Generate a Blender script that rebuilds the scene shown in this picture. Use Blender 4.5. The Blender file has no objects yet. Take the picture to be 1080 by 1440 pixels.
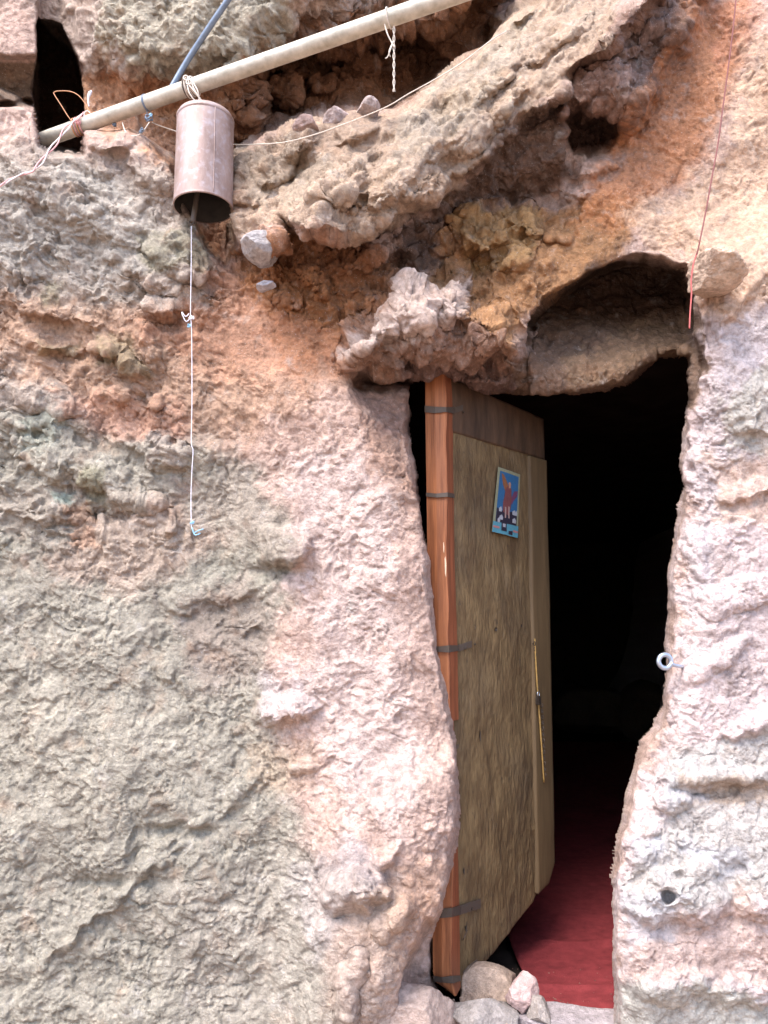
import bpy, bmesh, math, random
import numpy as np
from concurrent.futures import ThreadPoolExecutor
from mathutils import Vector
random.seed(7)
C = bpy.context.scene.collection
scn = bpy.context.scene

# ------------------------------------------------------------ camera, sky, sun, exposure
F = 1120.0; TH = math.radians(6.0); CY = 900 - F*math.tan(TH); CAMZ = 1.5
cam = bpy.data.objects.new('camera', bpy.data.cameras.new('camera'))
C.objects.link(cam); scn.camera = cam
cam.location = (0, 0, CAMZ); cam.rotation_euler = (math.radians(90)+TH, 0, 0)
cam.data.sensor_fit = 'VERTICAL'; cam.data.sensor_height = 36.0
cam.data.lens = 36.0*F/1440.0
cam.data.shift_y = (CY-720)/1440.0
cam.data.clip_start = 0.02; cam.data.clip_end = 3000

SUN = Vector((-0.42, -0.55, 1.15)).normalized()
w = bpy.data.worlds.new('World'); scn.world = w; w.use_nodes = True
nt = w.node_tree; bg = nt.nodes['Background']
sky = nt.nodes.new('ShaderNodeTexSky'); sky.sky_type = 'NISHITA'; sky.sun_disc = False
sky.sun_elevation = math.asin(SUN.z); sky.sun_rotation = math.atan2(SUN.x, SUN.y)
sky.dust_density = 2.0; sky.air_density = 0.8; sky.ozone_density = 0.6
nt.links.new(sky.outputs[0], bg.inputs[0]); bg.inputs[1].default_value = 0.15
sl = bpy.data.lights.new('sun', 'SUN'); sl.energy = 1.3; sl.angle = math.radians(34); sl.color = (1.0, 0.955, 0.91)
so = bpy.data.objects.new('sun', sl); C.objects.link(so)
so.rotation_euler = SUN.to_track_quat('Z', 'Y').to_euler()
scn.view_settings.view_transform = 'Standard'; scn.view_settings.look = 'None'
scn.view_settings.exposure = 2.08; scn.view_settings.gamma = 1.0
scn.view_settings.use_curve_mapping = False
scn.cycles.max_bounces = 6; scn.cycles.diffuse_bounces = 4

# ------------------------------------------------------------ helpers
def ray(px, py):
    xc = (px-540)/F; yc = (CY-py)/F
    return xc, math.cos(TH)-yc*math.sin(TH), math.sin(TH)+yc*math.cos(TH)
def W(px, py, Y):
    """point at distance Y from the camera's wall-parallel plane seen at photo pixel px,py"""
    rx, ry, rz = ray(px, py); t = Y/ry
    return Vector((rx*t, Y, CAMZ+rz*t))
def srgb(r, g, b, k=1.0):
    f = lambda c: ((c/255+0.055)/1.055)**2.4 if c > 10 else c/255/12.92
    return (f(r)*k, f(g)*k, f(b)*k)

# -- noise (gradient and cellular), threaded in chunks
rng = np.random.RandomState(11)
PERM = np.concatenate([rng.permutation(256)]*3).astype(np.int32)
_g = rng.normal(size=(256, 3)); _g /= np.linalg.norm(_g, axis=1)[:, None]
GX, GY, GZ = [np.ascontiguousarray(_g[:, i]).astype(np.float32) for i in range(3)]
RND = rng.rand(256, 3).astype(np.float32)
pool = ThreadPoolExecutor(8)
def chunked(fn, *arrs):
    n = arrs[0].shape[0]; cs = 32768
    parts = list(pool.map(lambda i: fn(*[a[i:i+cs] for a in arrs]), range(0, n, cs)))
    return np.concatenate(parts)
def _perlin(x, y, z):
    xi = np.floor(x).astype(np.int32); yi = np.floor(y).astype(np.int32); zi = np.floor(z).astype(np.int32)
    fx = (x-xi).astype(np.float32); fy = (y-yi).astype(np.float32); fz = (z-zi).astype(np.float32)
    u = fx*fx*fx*(fx*(fx*6-15)+10); v = fy*fy*fy*(fy*(fy*6-15)+10); t = fz*fz*fz*(fz*(fz*6-15)+10)
    r = []
    for dx in (0, 1):
        a = PERM[(xi+dx) & 255]
        for dy in (0, 1):
            b = PERM[(a+yi+dy) & 255]
            for dz in (0, 1):
                h = PERM[(b+zi+dz) & 255]
                r.append(GX[h]*(fx-dx)+GY[h]*(fy-dy)+GZ[h]*(fz-dz))
    x00 = r[0]+u*(r[4]-r[0]); x01 = r[1]+u*(r[5]-r[1]); x10 = r[2]+u*(r[6]-r[2]); x11 = r[3]+u*(r[7]-r[3])
    y0 = x00+v*(x10-x00); y1 = x01+v*(x11-x01)
    return (y0+t*(y1-y0))*1.6
def perlin(P, s, off=0.0, ani=(1, 1, 1)):
    return chunked(lambda p: _perlin(p[:, 0]*(s*ani[0])+off, p[:, 1]*(s*ani[1])+off*1.7, p[:, 2]*(s*ani[2])-off*0.6), P)
def fbm(P, s, o, off=0.0, g=0.5, lac=2.03, ani=(1, 1, 1), kind=0):
    r = np.zeros(P.shape[0], np.float32); a = 1.0; tot = 0
    for i in range(o):
        n = perlin(P, s, off+i*13.37, ani)
        if kind == 1: n = 1-2*np.abs(n)          # ridged
        if kind == 2: n = 2*np.abs(n)-0.6        # billow
        r += a*n; tot += a; a *= g; s *= lac
    return r/tot
def _worley(x, y, z):
    xi = np.floor(x).astype(np.int32); yi = np.floor(y).astype(np.int32); zi = np.floor(z).astype(np.int32)
    fx = x-xi; fy = y-yi; fz = z-zi
    f1 = np.full(x.shape, 9.0, np.float32); f2 = f1.copy()
    for dx in (-1, 0, 1):
        a = PERM[(xi+dx) & 255]
        for dy in (-1, 0, 1):
            b = PERM[(a+yi+dy) & 255]
            for dz in (-1, 0, 1):
                h = PERM[(b+zi+dz) & 255]
                q = RND[h]
                d = (dx+q[:, 0]-fx)**2+(dy+q[:, 1]-fy)**2+(dz+q[:, 2]-fz)**2
                f2 = np.minimum(f2, np.maximum(f1, d)); f1 = np.minimum(f1, d)
    return np.stack([np.sqrt(f1), np.sqrt(f2)], 1)
def worley(P, s, off=0.0):
    return chunked(lambda p: _worley(p[:, 0]*s+off, p[:, 1]*s+off, p[:, 2]*s-off), P)
def _facet(x, y, z):
    """broken-stone relief: every cell is a tilted flat with its own height"""
    xi = np.floor(x).astype(np.int32); yi = np.floor(y).astype(np.int32); zi = np.floor(z).astype(np.int32)
    fx = x-xi; fy = y-yi; fz = z-zi
    f1 = np.full(x.shape, 9.0, np.float32); f2 = f1.copy(); h1 = np.zeros(x.shape, np.float32); h2 = h1.copy()
    for dx in (-1, 0, 1):
        a = PERM[(xi+dx) & 255]
        for dy in (-1, 0, 1):
            b = PERM[(a+yi+dy) & 255]
            for dz in (-1, 0, 1):
                h = PERM[(b+zi+dz) & 255]; q = RND[h]
                ex, ey, ez = dx+q[:, 0]-fx, dy+q[:, 1]-fy, dz+q[:, 2]-fz
                d = ex*ex+ey*ey+ez*ez
                hv = (GX[h]*ex+GY[h]*ey+GZ[h]*ez)*0.75+RND[(h*7+3) & 255, 0]-0.5-d*0.35
                c1 = d < f1; c2 = (~c1) & (d < f2)
                f2 = np.where(c1, f1, np.where(c2, d, f2)); h2 = np.where(c1, h1, np.where(c2, hv, h2))
                f1 = np.where(c1, d, f1); h1 = np.where(c1, hv, h1)
    g = np.sqrt(f2)-np.sqrt(f1); t = np.clip(g*4.5, 0, 1); t = t*t*(3-2*t)
    return h1*(0.5+0.5*t)+h2*(0.5-0.5*t)-0.12*(1-np.clip(g*7, 0, 1))
def facet(P, s, off=0.0):
    return chunked(lambda p: _facet(p[:, 0]*s+off, p[:, 1]*s+off, p[:, 2]*s-off), P)
def sm(x):
    x = np.clip(x, 0, 1); return x*x*(3-2*x)
def terr(h, n, sharp=4.0):
    """terraces: flat flakes with crisp little steps"""
    q = h*n; f = np.floor(q); t = q-f
    return (f+sm((t-0.5)*sharp+0.5))/n

# ------------------------------------------------------------ materials
def nodes_of(m):
    m.use_nodes = True; t = m.node_tree; return t, t.nodes, t.links, t.nodes['Principled BSDF']
def rock_material():
    m = bpy.data.materials.new('weathered_rock'); t, N, L, b = nodes_of(m)
    at = N.new('ShaderNodeAttribute'); at.attribute_name = 'rock'
    tc = N.new('ShaderNodeTexCoord')
    n1 = N.new('ShaderNodeTexNoise'); n1.inputs['Scale'].default_value = 55; n1.inputs['Detail'].default_value = 8; n1.inputs['Roughness'].default_value = 0.7
    n2 = N.new('ShaderNodeTexNoise'); n2.inputs['Scale'].default_value = 240; n2.inputs['Detail'].default_value = 4; n2.inputs['Roughness'].default_value = 0.7
    vo = N.new('ShaderNodeTexVoronoi'); vo.inputs['Scale'].default_value = 130
    for n in (n1, n2, vo): L.new(tc.outputs['Object'], n.inputs['Vector'])
    mr = N.new('ShaderNodeMapRange'); mr.inputs[1].default_value = 0.3; mr.inputs[2].default_value = 0.7; mr.inputs[3].default_value = 0.60; mr.inputs[4].default_value = 1.40
    L.new(n1.outputs[0], mr.inputs[0])
    mx = N.new('ShaderNodeMix'); mx.data_type = 'RGBA'; mx.blend_type = 'MULTIPLY'; mx.inputs[0].default_value = 1
    L.new(at.outputs['Color'], mx.inputs[6]); L.new(mr.outputs[0], mx.inputs[7])
    # pale mineral flecks
    r2 = N.new('ShaderNodeMapRange'); r2.inputs[1].default_value = 0.62; r2.inputs[2].default_value = 0.70; L.new(n2.outputs[0], r2.inputs[0])
    r3 = N.new('ShaderNodeMath'); r3.operation = 'MULTIPLY'; r3.inputs[1].default_value = 0.7; L.new(r2.outputs[0], r3.inputs[0])
    m2 = N.new('ShaderNodeMix'); m2.data_type = 'RGBA'; L.new(r3.outputs[0], m2.inputs[0]); L.new(mx.outputs[2], m2.inputs[6]); m2.inputs[7].default_value = (0.62, 0.6, 0.6, 1)
    L.new(m2.outputs[2], b.inputs['Base Color'])
    b.inputs['Roughness'].default_value = 0.85; b.inputs['Specular IOR Level'].default_value = 0.25
    ad = N.new('ShaderNodeMath'); ad.operation = 'ADD'; L.new(n1.outputs[0], ad.inputs[0])
    ml = N.new('ShaderNodeMath'); ml.operation = 'MULTIPLY'; ml.inputs[1].default_value = 0.8; L.new(n2.outputs[0], ml.inputs[0]); L.new(ml.outputs[0], ad.inputs[1])
    ml2 = N.new('ShaderNodeMath'); ml2.operation = 'MULTIPLY_ADD'; ml2.inputs[1].default_value = 0.35; L.new(vo.outputs['Distance'], ml2.inputs[0]); L.new(ad.outputs[0], ml2.inputs[2])
    bp = N.new('ShaderNodeBump'); bp.inputs['Strength'].default_value = 0.8; bp.inputs['Distance'].default_value = 0.008
    L.new(ml2.outputs[0], bp.inputs['Height']); L.new(bp.outputs[0], b.inputs['Normal'])
    return m
def simple(name, col, rough=0.6, metal=0.0, var=0.25, vscale=30, bump=0.2, bscale=120, col2=None, stretch=(1, 1, 1), spec=0.4, bdist=0.002):
    m = bpy.data.materials.new(name); t, N, L, b = nodes_of(m)
    tc = N.new('ShaderNodeTexCoord'); mp = N.new('ShaderNodeMapping'); mp.inputs['Scale'].default_value = stretch
    L.new(tc.outputs['Object'], mp.inputs[0])
    n = N.new('ShaderNodeTexNoise'); n.inputs['Scale'].default_value = vscale; n.inputs['Detail'].default_value = 7; n.inputs['Roughness'].default_value = 0.65
    L.new(mp.outputs[0], n.inputs['Vector'])
    cr = N.new('ShaderNodeValToRGB'); cr.color_ramp.elements[0].position = 0.33; cr.color_ramp.elements[1].position = 0.67
    c2 = col2 or tuple(min(1, c*(1+var)) for c in col)
    c1 = tuple(c*(1-var) for c in col)
    cr.color_ramp.elements[0].color = (*c1, 1); cr.color_ramp.elements[1].color = (*c2, 1)
    L.new(n.outputs[0], cr.inputs[0]); L.new(cr.outputs[0], b.inputs['Base Color'])
    b.inputs['Roughness'].default_value = rough; b.inputs['Metallic'].default_value = metal; b.inputs['Specular IOR Level'].default_value = spec
    n2 = N.new('ShaderNodeTexNoise'); n2.inputs['Scale'].default_value = bscale; n2.inputs['Detail'].default_value = 5
    L.new(mp.outputs[0], n2.inputs['Vector'])
    bp = N.new('ShaderNodeBump'); bp.inputs['Strength'].default_value = bump; bp.inputs['Distance'].default_value = bdist
    L.new(n2.outputs[0], bp.inputs['Height']); L.new(bp.outputs[0], b.inputs['Normal'])
    return m
M = {}
M['rock'] = rock_material()
M['post'] = simple('varnished_wood', (0.27, 0.085, 0.030), 0.6, var=0.4, vscale=22, stretch=(3, 3, 0.18), bump=0.5, bscale=60, col2=(0.40, 0.145, 0.055))
M['post_shaded'] = simple('shaded_reddish_wood', (0.24, 0.075, 0.032), 0.6, var=0.3, vscale=22, stretch=(3, 3, 0.18), bump=0.5, bscale=60)  # same post timber, shade of its side face put into the colour
M['board'] = simple('grey_old_wood', (0.125, 0.085, 0.050), 0.8, var=0.55, vscale=14, stretch=(1.6, 1.6, 0.22), bump=0.9, bscale=45, col2=(0.245, 0.185, 0.115), bdist=0.006)
M['board_red'] = simple('dark_red_wood', (0.075, 0.042, 0.024), 0.75, var=0.4, vscale=14, stretch=(2, 2, 0.4), bump=0.6, bscale=45)
M['stile'] = simple('pale_brown_wood', (0.125, 0.080, 0.038), 0.7, var=0.25, vscale=18, stretch=(2, 2, 0.15), bump=0.5, bscale=50)
M['strap'] = simple('dull_iron_strap', (0.16, 0.13, 0.11), 0.65, 0.3, var=0.4, vscale=70, col2=(0.10, 0.07, 0.05))
M['rustdark'] = simple('dark_iron', (0.06, 0.045, 0.035), 0.6, 0.5, var=0.4, vscale=90)
M['pipe'] = simple('galvanised_pipe', (0.42, 0.385, 0.31), 0.42, 0.15, var=0.2, vscale=26, bump=0.3, bscale=160, col2=(0.55, 0.51, 0.43))
M['conduit'] = simple('blue_grey_conduit', (0.15, 0.19, 0.25), 0.4, 0.2, var=0.2, vscale=30)
M['zinc'] = simple('zinc_plated_steel', (0.42, 0.47, 0.56), 0.28, 0.8, var=0.1, vscale=60, bump=0.1)
M['cord'] = simple('pale_cord', (0.62, 0.55, 0.47), 0.85, var=0.2, vscale=300, bump=0.5, bscale=500)
M['string'] = simple('white_string', (0.72, 0.70, 0.76), 0.8, var=0.12, vscale=300)
M['blue'] = simple('pale_blue_plastic', (0.25, 0.46, 0.62), 0.5, var=0.35, vscale=200)
M['redwire'] = simple('red_wire', (0.42, 0.09, 0.08), 0.5, var=0.2, vscale=100)
M['pinkwire'] = simple('pink_wire', (0.66, 0.33, 0.32), 0.5, var=0.2, vscale=60)
M['whitewire'] = simple('off_white_wire', (0.70, 0.62, 0.60), 0.5, var=0.15, vscale=60)
M['orangewire'] = simple('orange_wire', (0.55, 0.27, 0.13), 0.5, var=0.2, vscale=60)
M['darkwire'] = simple('maroon_wire', (0.16, 0.045, 0.04), 0.6, var=0.2, vscale=100)
M['yellow'] = simple('ochre_cord', (0.33, 0.20, 0.06), 0.7, var=0.25, vscale=80)
M['carpet'] = simple('red_carpet', (0.20, 0.034, 0.038), 0.95, var=0.22, vscale=25, bump=0.9, bscale=420, spec=0.1, bdist=0.003)
M['cave'] = simple('darkened_cave_rock', (0.035, 0.026, 0.022), 0.95, var=0.4, vscale=6, bump=0.6, bscale=15, spec=0.1)  # rock colour lowered well below its own tone to paint in the cave's darkness
M['soil'] = simple('dusty_ground', (0.30, 0.21, 0.155), 0.95, var=0.25, vscale=3, bump=0.8, bscale=20, bdist=0.02)
def board_material():
    m = simple('grey_old_board', (0.125, 0.072, 0.030), 0.82, var=0.3, vscale=20, stretch=(1.2, 1.2, 0.45), bump=1.0, bscale=70, col2=(0.195, 0.128, 0.058), bdist=0.007)
    t, N, L, b = nodes_of(m); cr = [n for n in N if n.type == 'VALTORGB'][0]; tc = [x for x in N if x.type == 'TEX_COORD'][0]
    prev = cr.outputs[0]
    for sc_, lo, hi, colr, f, st in ((4, .50, .70, (0.07, 0.045, 0.026), .7, (1, 1, .6)), (3.2, .48, .66, (0.17, 0.118, 0.062), .6, (1, 1, 1)), (60, .60, .70, (0.04, 0.028, 0.02), .75, (1, 1, .4)), (11, .60, .70, (0.23, 0.165, 0.095), .5, (1, 1, .4))):
        mp = N.new('ShaderNodeMapping'); mp.inputs['Scale'].default_value = st; mp.inputs['Location'].default_value = (sc_, 0, sc_); L.new(tc.outputs['Object'], mp.inputs[0])
        n = N.new('ShaderNodeTexNoise'); n.inputs['Scale'].default_value = sc_; n.inputs['Detail'].default_value = 7; n.inputs['Roughness'].default_value = 0.65; L.new(mp.outputs[0], n.inputs['Vector'])
        r_ = N.new('ShaderNodeMapRange'); r_.inputs[1].default_value = lo; r_.inputs[2].default_value = hi; r_.inputs[4].default_value = f; L.new(n.outputs[0], r_.inputs[0])
        mx = N.new('ShaderNodeMix'); mx.data_type = 'RGBA'; L.new(r_.outputs[0], mx.inputs[0]); L.new(prev, mx.inputs[6]); mx.inputs[7].default_value = (*colr, 1); prev = mx.outputs[2]
    L.new(prev, b.inputs['Base Color']); return m
M['board'] = board_material()
def bell_material():
    m = simple('weathered_bell_steel', (0.30, 0.20, 0.165), 0.5, 0.25, var=0.25, vscale=16, bump=0.25, bscale=90, col2=(0.40, 0.30, 0.27), stretch=(1, 1, 0.45))
    t, N, L, b = nodes_of(m)
    cr = [n for n in N if n.type == 'VALTORGB'][0]
    n = N.new('ShaderNodeTexNoise'); n.inputs['Scale'].default_value = 60; n.inputs['Detail'].default_value = 6
    tc = [x for x in N if x.type == 'TEX_COORD'][0]; L.new(tc.outputs['Object'], n.inputs['Vector'])
    r = N.new('ShaderNodeMapRange'); r.inputs[1].default_value = 0.5; r.inputs[2].default_value = 0.75; r.inputs[4].default_value = 0.45; L.new(n.outputs[0], r.inputs[0])
    mx = N.new('ShaderNodeMix'); mx.data_type = 'RGBA'; L.new(r.outputs[0], mx.inputs[0]); L.new(cr.outputs[0], mx.inputs[6]); mx.inputs[7].default_value = (0.46, 0.43, 0.47, 1)
    L.new(mx.outputs[2], b.inputs['Base Color'])
    return m
M['bell'] = bell_material()
M['bellin'] = simple('dark_bell_inside', (0.03, 0.025, 0.02), 0.8, var=0.3, vscale=30)  # near-black colour for the inner wall
def flat(name, col, rough=0.45):
    return simple(name, col, rough, var=0.12, vscale=120, bump=0.05)

def tag(o, label=None, cat=None, group=None, kind=None):
    if label: o['label'] = label
    if cat: o['category'] = cat
    if group: o['group'] = group
    if kind: o['kind'] = kind
    return o
def empty(name, loc):
    o = bpy.data.objects.new(name, None); C.objects.link(o); o.location = loc; o.empty_display_size = 0.05
    bpy.context.view_layer.update(); return o
def link(name, me, mat, parent=None, smooth=True):
    o = bpy.data.objects.new(name, me); C.objects.link(o)
    if mat is not None and not me.materials: me.materials.append(mat)
    if smooth: me.polygons.foreach_set('use_smooth', [True]*len(me.polygons))
    if parent is not None:
        o.parent = parent; o.matrix_parent_inverse = parent.matrix_world.inverted()
    return o
def mesh_np(name, V, Q):
    me = bpy.data.meshes.new(name)
    V = np.asarray(V, np.float32); Q = np.asarray(Q, np.int32)
    k = Q.shape[1]
    me.vertices.add(len(V)); me.vertices.foreach_set('co', V.ravel())
    me.loops.add(Q.size); me.loops.foreach_set('vertex_index', Q.ravel())
    me.polygons.add(len(Q)); me.polygons.foreach_set('loop_start', np.arange(0, Q.size, k, dtype=np.int32))
    me.update(calc_edges=True)
    return me
def tube(name, pts, rad, mat, parent=None, seg=10, res=6, caps=True):
    """smooth tube along points (Catmull-Rom), rad a number or a list"""
    pts = [Vector(p) for p in pts]; n = len(pts)
    rads = rad if isinstance(rad, (list, tuple)) else [rad]*n
    P = []; R = []
    for i in range(n-1):
        p0 = pts[max(i-1, 0)]; p1 = pts[i]; p2 = pts[i+1]; p3 = pts[min(i+2, n-1)]
        for k in range(res):
            t = k/res
            P.append(0.5*((2*p1)+(p2-p0)*t+(2*p0-5*p1+4*p2-p3)*t*t+(3*p1-p0-3*p2+p3)*t**3)); R.append(rads[i]*(1-t)+rads[i+1]*t)
    P.append(pts[-1]); R.append(rads[-1])
    vs = []; fs = []; m = len(P); up = None
    for i in range(m):
        d = (P[min(i+1, m-1)]-P[max(i-1, 0)])
        if d.length < 1e-9: d = Vector((0, 0, 1))
        d.normalize()
        if up is None: up = Vector((0, 0, 1)) if abs(d.z) < 0.9 else Vector((0, 1, 0))
        a = d.cross(up); a.normalize(); b = a.cross(d); b.normalize(); up = b
        for k in range(seg):
            an = 2*math.pi*k/seg; vs.append(P[i]+(a*math.cos(an)+b*math.sin(an))*R[i])
    for i in range(m-1):
        for k in range(seg):
            k2 = (k+1) % seg; fs.append((i*seg+k, i*seg+k2, (i+1)*seg+k2, (i+1)*seg+k))
    if caps:
        fs.append(tuple(range(seg-1, -1, -1))); fs.append(tuple((m-1)*seg+k for k in range(seg)))
    me = bpy.data.meshes.new(name); me.from_pydata([tuple(v) for v in vs], [], fs)
    return link(name, me, mat, parent)

# ------------------------------------------------------------ THE CLIFF
def axis(a0, a1, step, lo, hi):
    c = list(np.arange(a0, a1+step, step))
    s = step; x = a0; left = []
    while x > lo: s *= 1.11; x -= s; left.append(x)
    s = step; x = c[-1]; right = []
    while x < hi: s *= 1.11; x += s; right.append(x)
    return np.array(left[::-1]+c+right, np.float32)
ux = axis(-24, 1104, 1.4, -900, 2000); vy = axis(-24, 1462, 1.4, -1500, 1950)
NX, NY = len(ux), len(vy)
U, V = np.meshgrid(ux, vy)                 # rows: y
PX = np.stack([U.ravel()/100, V.ravel()/100, np.zeros(U.size, np.float32)], 1).astype(np.float32)
def n2(s, o, off, g=0.5, ani=(1, 1, 1), kind=0): return fbm(PX, s, o, off, g, ani=ani, kind=kind).reshape(U.shape)
w1x = n2(1.6, 2, 3.1)*9 + n2(6, 2, 9.7)*4; w1y = n2(1.6, 2, 23.1)*9 + n2(6, 2, 29.7)*4
def sdf(poly, wp=1.0, soft=30):
    p = np.array(poly, np.float32); pad = soft*1.2+22*wp
    x0, y0 = p.min(0)-pad; x1, y1 = p.max(0)+pad
    i0, i1 = np.searchsorted(ux, [x0, x1]); j0, j1 = np.searchsorted(vy, [y0, y1])
    out = np.full(U.shape, -1e3, np.float32)
    if i1 <= i0 or j1 <= j0: return out
    sl_ = (slice(j0, j1), slice(i0, i1))
    x = U[sl_]+w1x[sl_]*wp; y = V[sl_]+w1y[sl_]*wp
    d = np.full(x.shape, 1e12, np.float32); ins = np.zeros(x.shape, bool)
    for k in range(len(p)):
        ax, ay = p[k]; bx, by = p[(k+1) % len(p)]
        ex, ey = bx-ax, by-ay; qx = x-ax; qy = y-ay
        t = np.clip((qx*ex+qy*ey)/(ex*ex+ey*ey+1e-9), 0, 1)
        d = np.minimum(d, (qx-ex*t)**2+(qy-ey*t)**2)
        if ay != by:
            c = ((ay > y) != (by > y)) & (x < (bx-ax)*(y-ay)/(by-ay)+ax)
            ins ^= c
    d = np.sqrt(d); out[sl_] = np.where(ins, d, -d)
    return out
def R(poly, soft, wp=1.0):
    return sm(sdf(poly, wp, soft)/soft+0.5)

OPEN = [(572,540),(568,552),(570,600),(580,650),(582,690),(590,740),(600,790),(604,850),(612,905),(622,960),(632,1015),(638,1060),(641,1120),
        (638,1180),(630,1230),(616,1285),(606,1330),(604,1372),(618,1400),(640,1430),(700,1462),(868,1462),(871,1400),(867,1360),(869,1300),(866,1235),(868,1200),(878,1160),
        (884,1125),(896,1085),(906,1045),(925,1020),(937,985),(940,950),(944,900),(946,860),(946,800),(952,760),(960,718),(966,684),
        (960,645),(968,600),(973,560),(972,515),(968,497),(950,492),(925,498),(905,512),(888,532),(850,545),(800,551),(740,550),(700,547),(670,541),(640,531),(610,522),(585,524)]
so_ = sdf(OPEN, 0.35, 80) + n2(5, 4, 77.0, 0.6)*4.0                    # positive inside the doorway

Y = np.full(U.shape, 2.34, np.float32)
Y += n2(0.35, 3, 41.0)*0.07
# broad shape
Y -= 0.10*sm((V-780)/620)
pil = [(350,520),(470,490),(560,560),(600,800),(645,1100),(620,1300),(560,1460),(500,1800),(400,1800),(430,1300),(395,1000),(370,760)]
Y -= 0.085*R(pil, 150)
Y -= 0.05*R([(470,1150),(640,1060),(640,1200),(600,1310),(560,1400),(520,1420),(450,1280)], 90)
right = [(985,330),(2200,100),(2200,2200),(860,2000),(860,1200),(900,1050),(940,950),(960,500)]
Y -= 0.14*R(right, 120)
Y += 0.10*R([(560,-500),(1100,-500),(1100,200),(980,360),(760,420),(600,400)], 200)
UPB = [(-1200,120),(0,127),(30,141),(50,157),(56,200),(75,213),(115,216),(118,186),(180,181),(215,205),(242,232),(258,290),(300,350),(318,372),(332,340),(326,262),(335,215),
       (370,190),(420,168),(480,155),(550,155),(625,103),(690,57),(760,0),(800,-80),(900,-2000),(-1200,-2000)]
Y += 0.24*R(UPB, 10, 0.45)
Y -= 0.22*R([(110,-2000),(900,-2000),(640,-160),(420,30),(330,110),(200,110),(120,70)], 90, 1.5)
# upper hollow behind the pipe
Y += 0.27*R([(365,95),(420,62),(520,60),(620,38),(700,-10),(760,-60),(700,30),(690,58),(625,103),(550,155),(480,156),(410,172),(372,178),(350,140)], 34, 1.2)
Y -= 0.16*R([(590,-40),(705,-60),(700,30),(672,66),(640,92),(605,70)], 22, 1.5)
# the rib: a slanting ledge whose face tips up to the sky
RIB = [(326,232),(345,205),(370,190),(420,168),(480,155),(550,155),(560,140),(625,103),(690,57),(700,30),(760,0),(800,-80),(960,-220),(1010,-80),(925,0),(860,60),(800,108),(770,150),(745,158),
       (720,192),(684,226),(640,246),(612,286),(570,292),(530,322),(500,332),(430,334),(402,310),(396,352),(345,350),(322,300)]
rib = R(RIB, 20, 1.3)
tt = np.clip(((U-330)*0.50+(V-215)*0.86)/150, 0, 1.3)
Y -= rib*(0.02+0.20*sm(tt))
Y += 0.10*R([(310,190),(400,170),(440,250),(400,330),(330,380),(300,300)], 60, 1.0)
# hollow under the rib
Y -= R([(596,304),(640,252),(700,205),(750,160),(795,115),(803,190),(798,235),(790,272),(740,290),(700,283),(650,286),(615,298)], 14, 1.0)*(0.12-0.10*np.clip((V-190)/95, 0, 1))
Y += 0.07*R([(590,300),(800,240),(800,330),(700,390),(620,400),(540,380),(530,345)], 50, 1.0)
Y -= 0.10*R([(650,300),(690,286),(740,296),(752,330),(740,372),(690,380),(650,350)], 40, 1.3)
# dark blocky chunk right of the rib with its pocket
Y -= 0.13*R([(792,125),(850,60),(920,-20),(1010,-40),(960,70),(905,150),(880,180),(850,165),(797,160)], 30, 1.8)
Y += 0.13*R([(797,168),(812,150),(852,168),(872,158),(880,182),(862,208),(838,219),(806,214),(797,196)], 12, 1.1)
Y -= 0.05*R([(760,300),(900,180),(1000,90),(1060,200),(960,360),(800,370),(740,430),(700,440)], 90, 1.0)
# arch hollow over the door, lintel slab leaning out at its foot
arch = R([(734,492),(740,462),(760,430),(800,402),(835,380),(880,366),(930,368),(966,380),(975,420),(985,520),(960,600),(700,600),(700,552),(736,520)], 12, 0.8)
Y += arch*(0.16+0.32*sm((525-V)/130))
# knobbly lump over the door post
Y -= 0.15*R([(502,494),(520,468),(545,425),(570,402),(612,402),(640,400),(655,430),(690,440),(722,468),(738,500),(732,548),(680,560),(620,540),(560,530),(500,525),(485,512)], 26, 1.3)
Y += 0.05*R([(570,500),(720,520),(730,560),(560,545)], 24, 1.0)
Y += R([(485,480),(560,440),(650,440),(740,500),(736,560),(640,560),(560,545),(500,540)], 30, 1.2)*0.15*sm((V-470+0.12*(U-600))/75)
# shaded shoulder below it
Y += 0.06*R([(500,515),(565,530),(575,640),(540,600),(505,560)], 50, 1.0)
# lower foot behind the pillar
Y += 0.20*R([(604,1300),(640,1290),(660,1500),(560,1500),(566,1400),(574,1350)], 16, 1.0)
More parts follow.
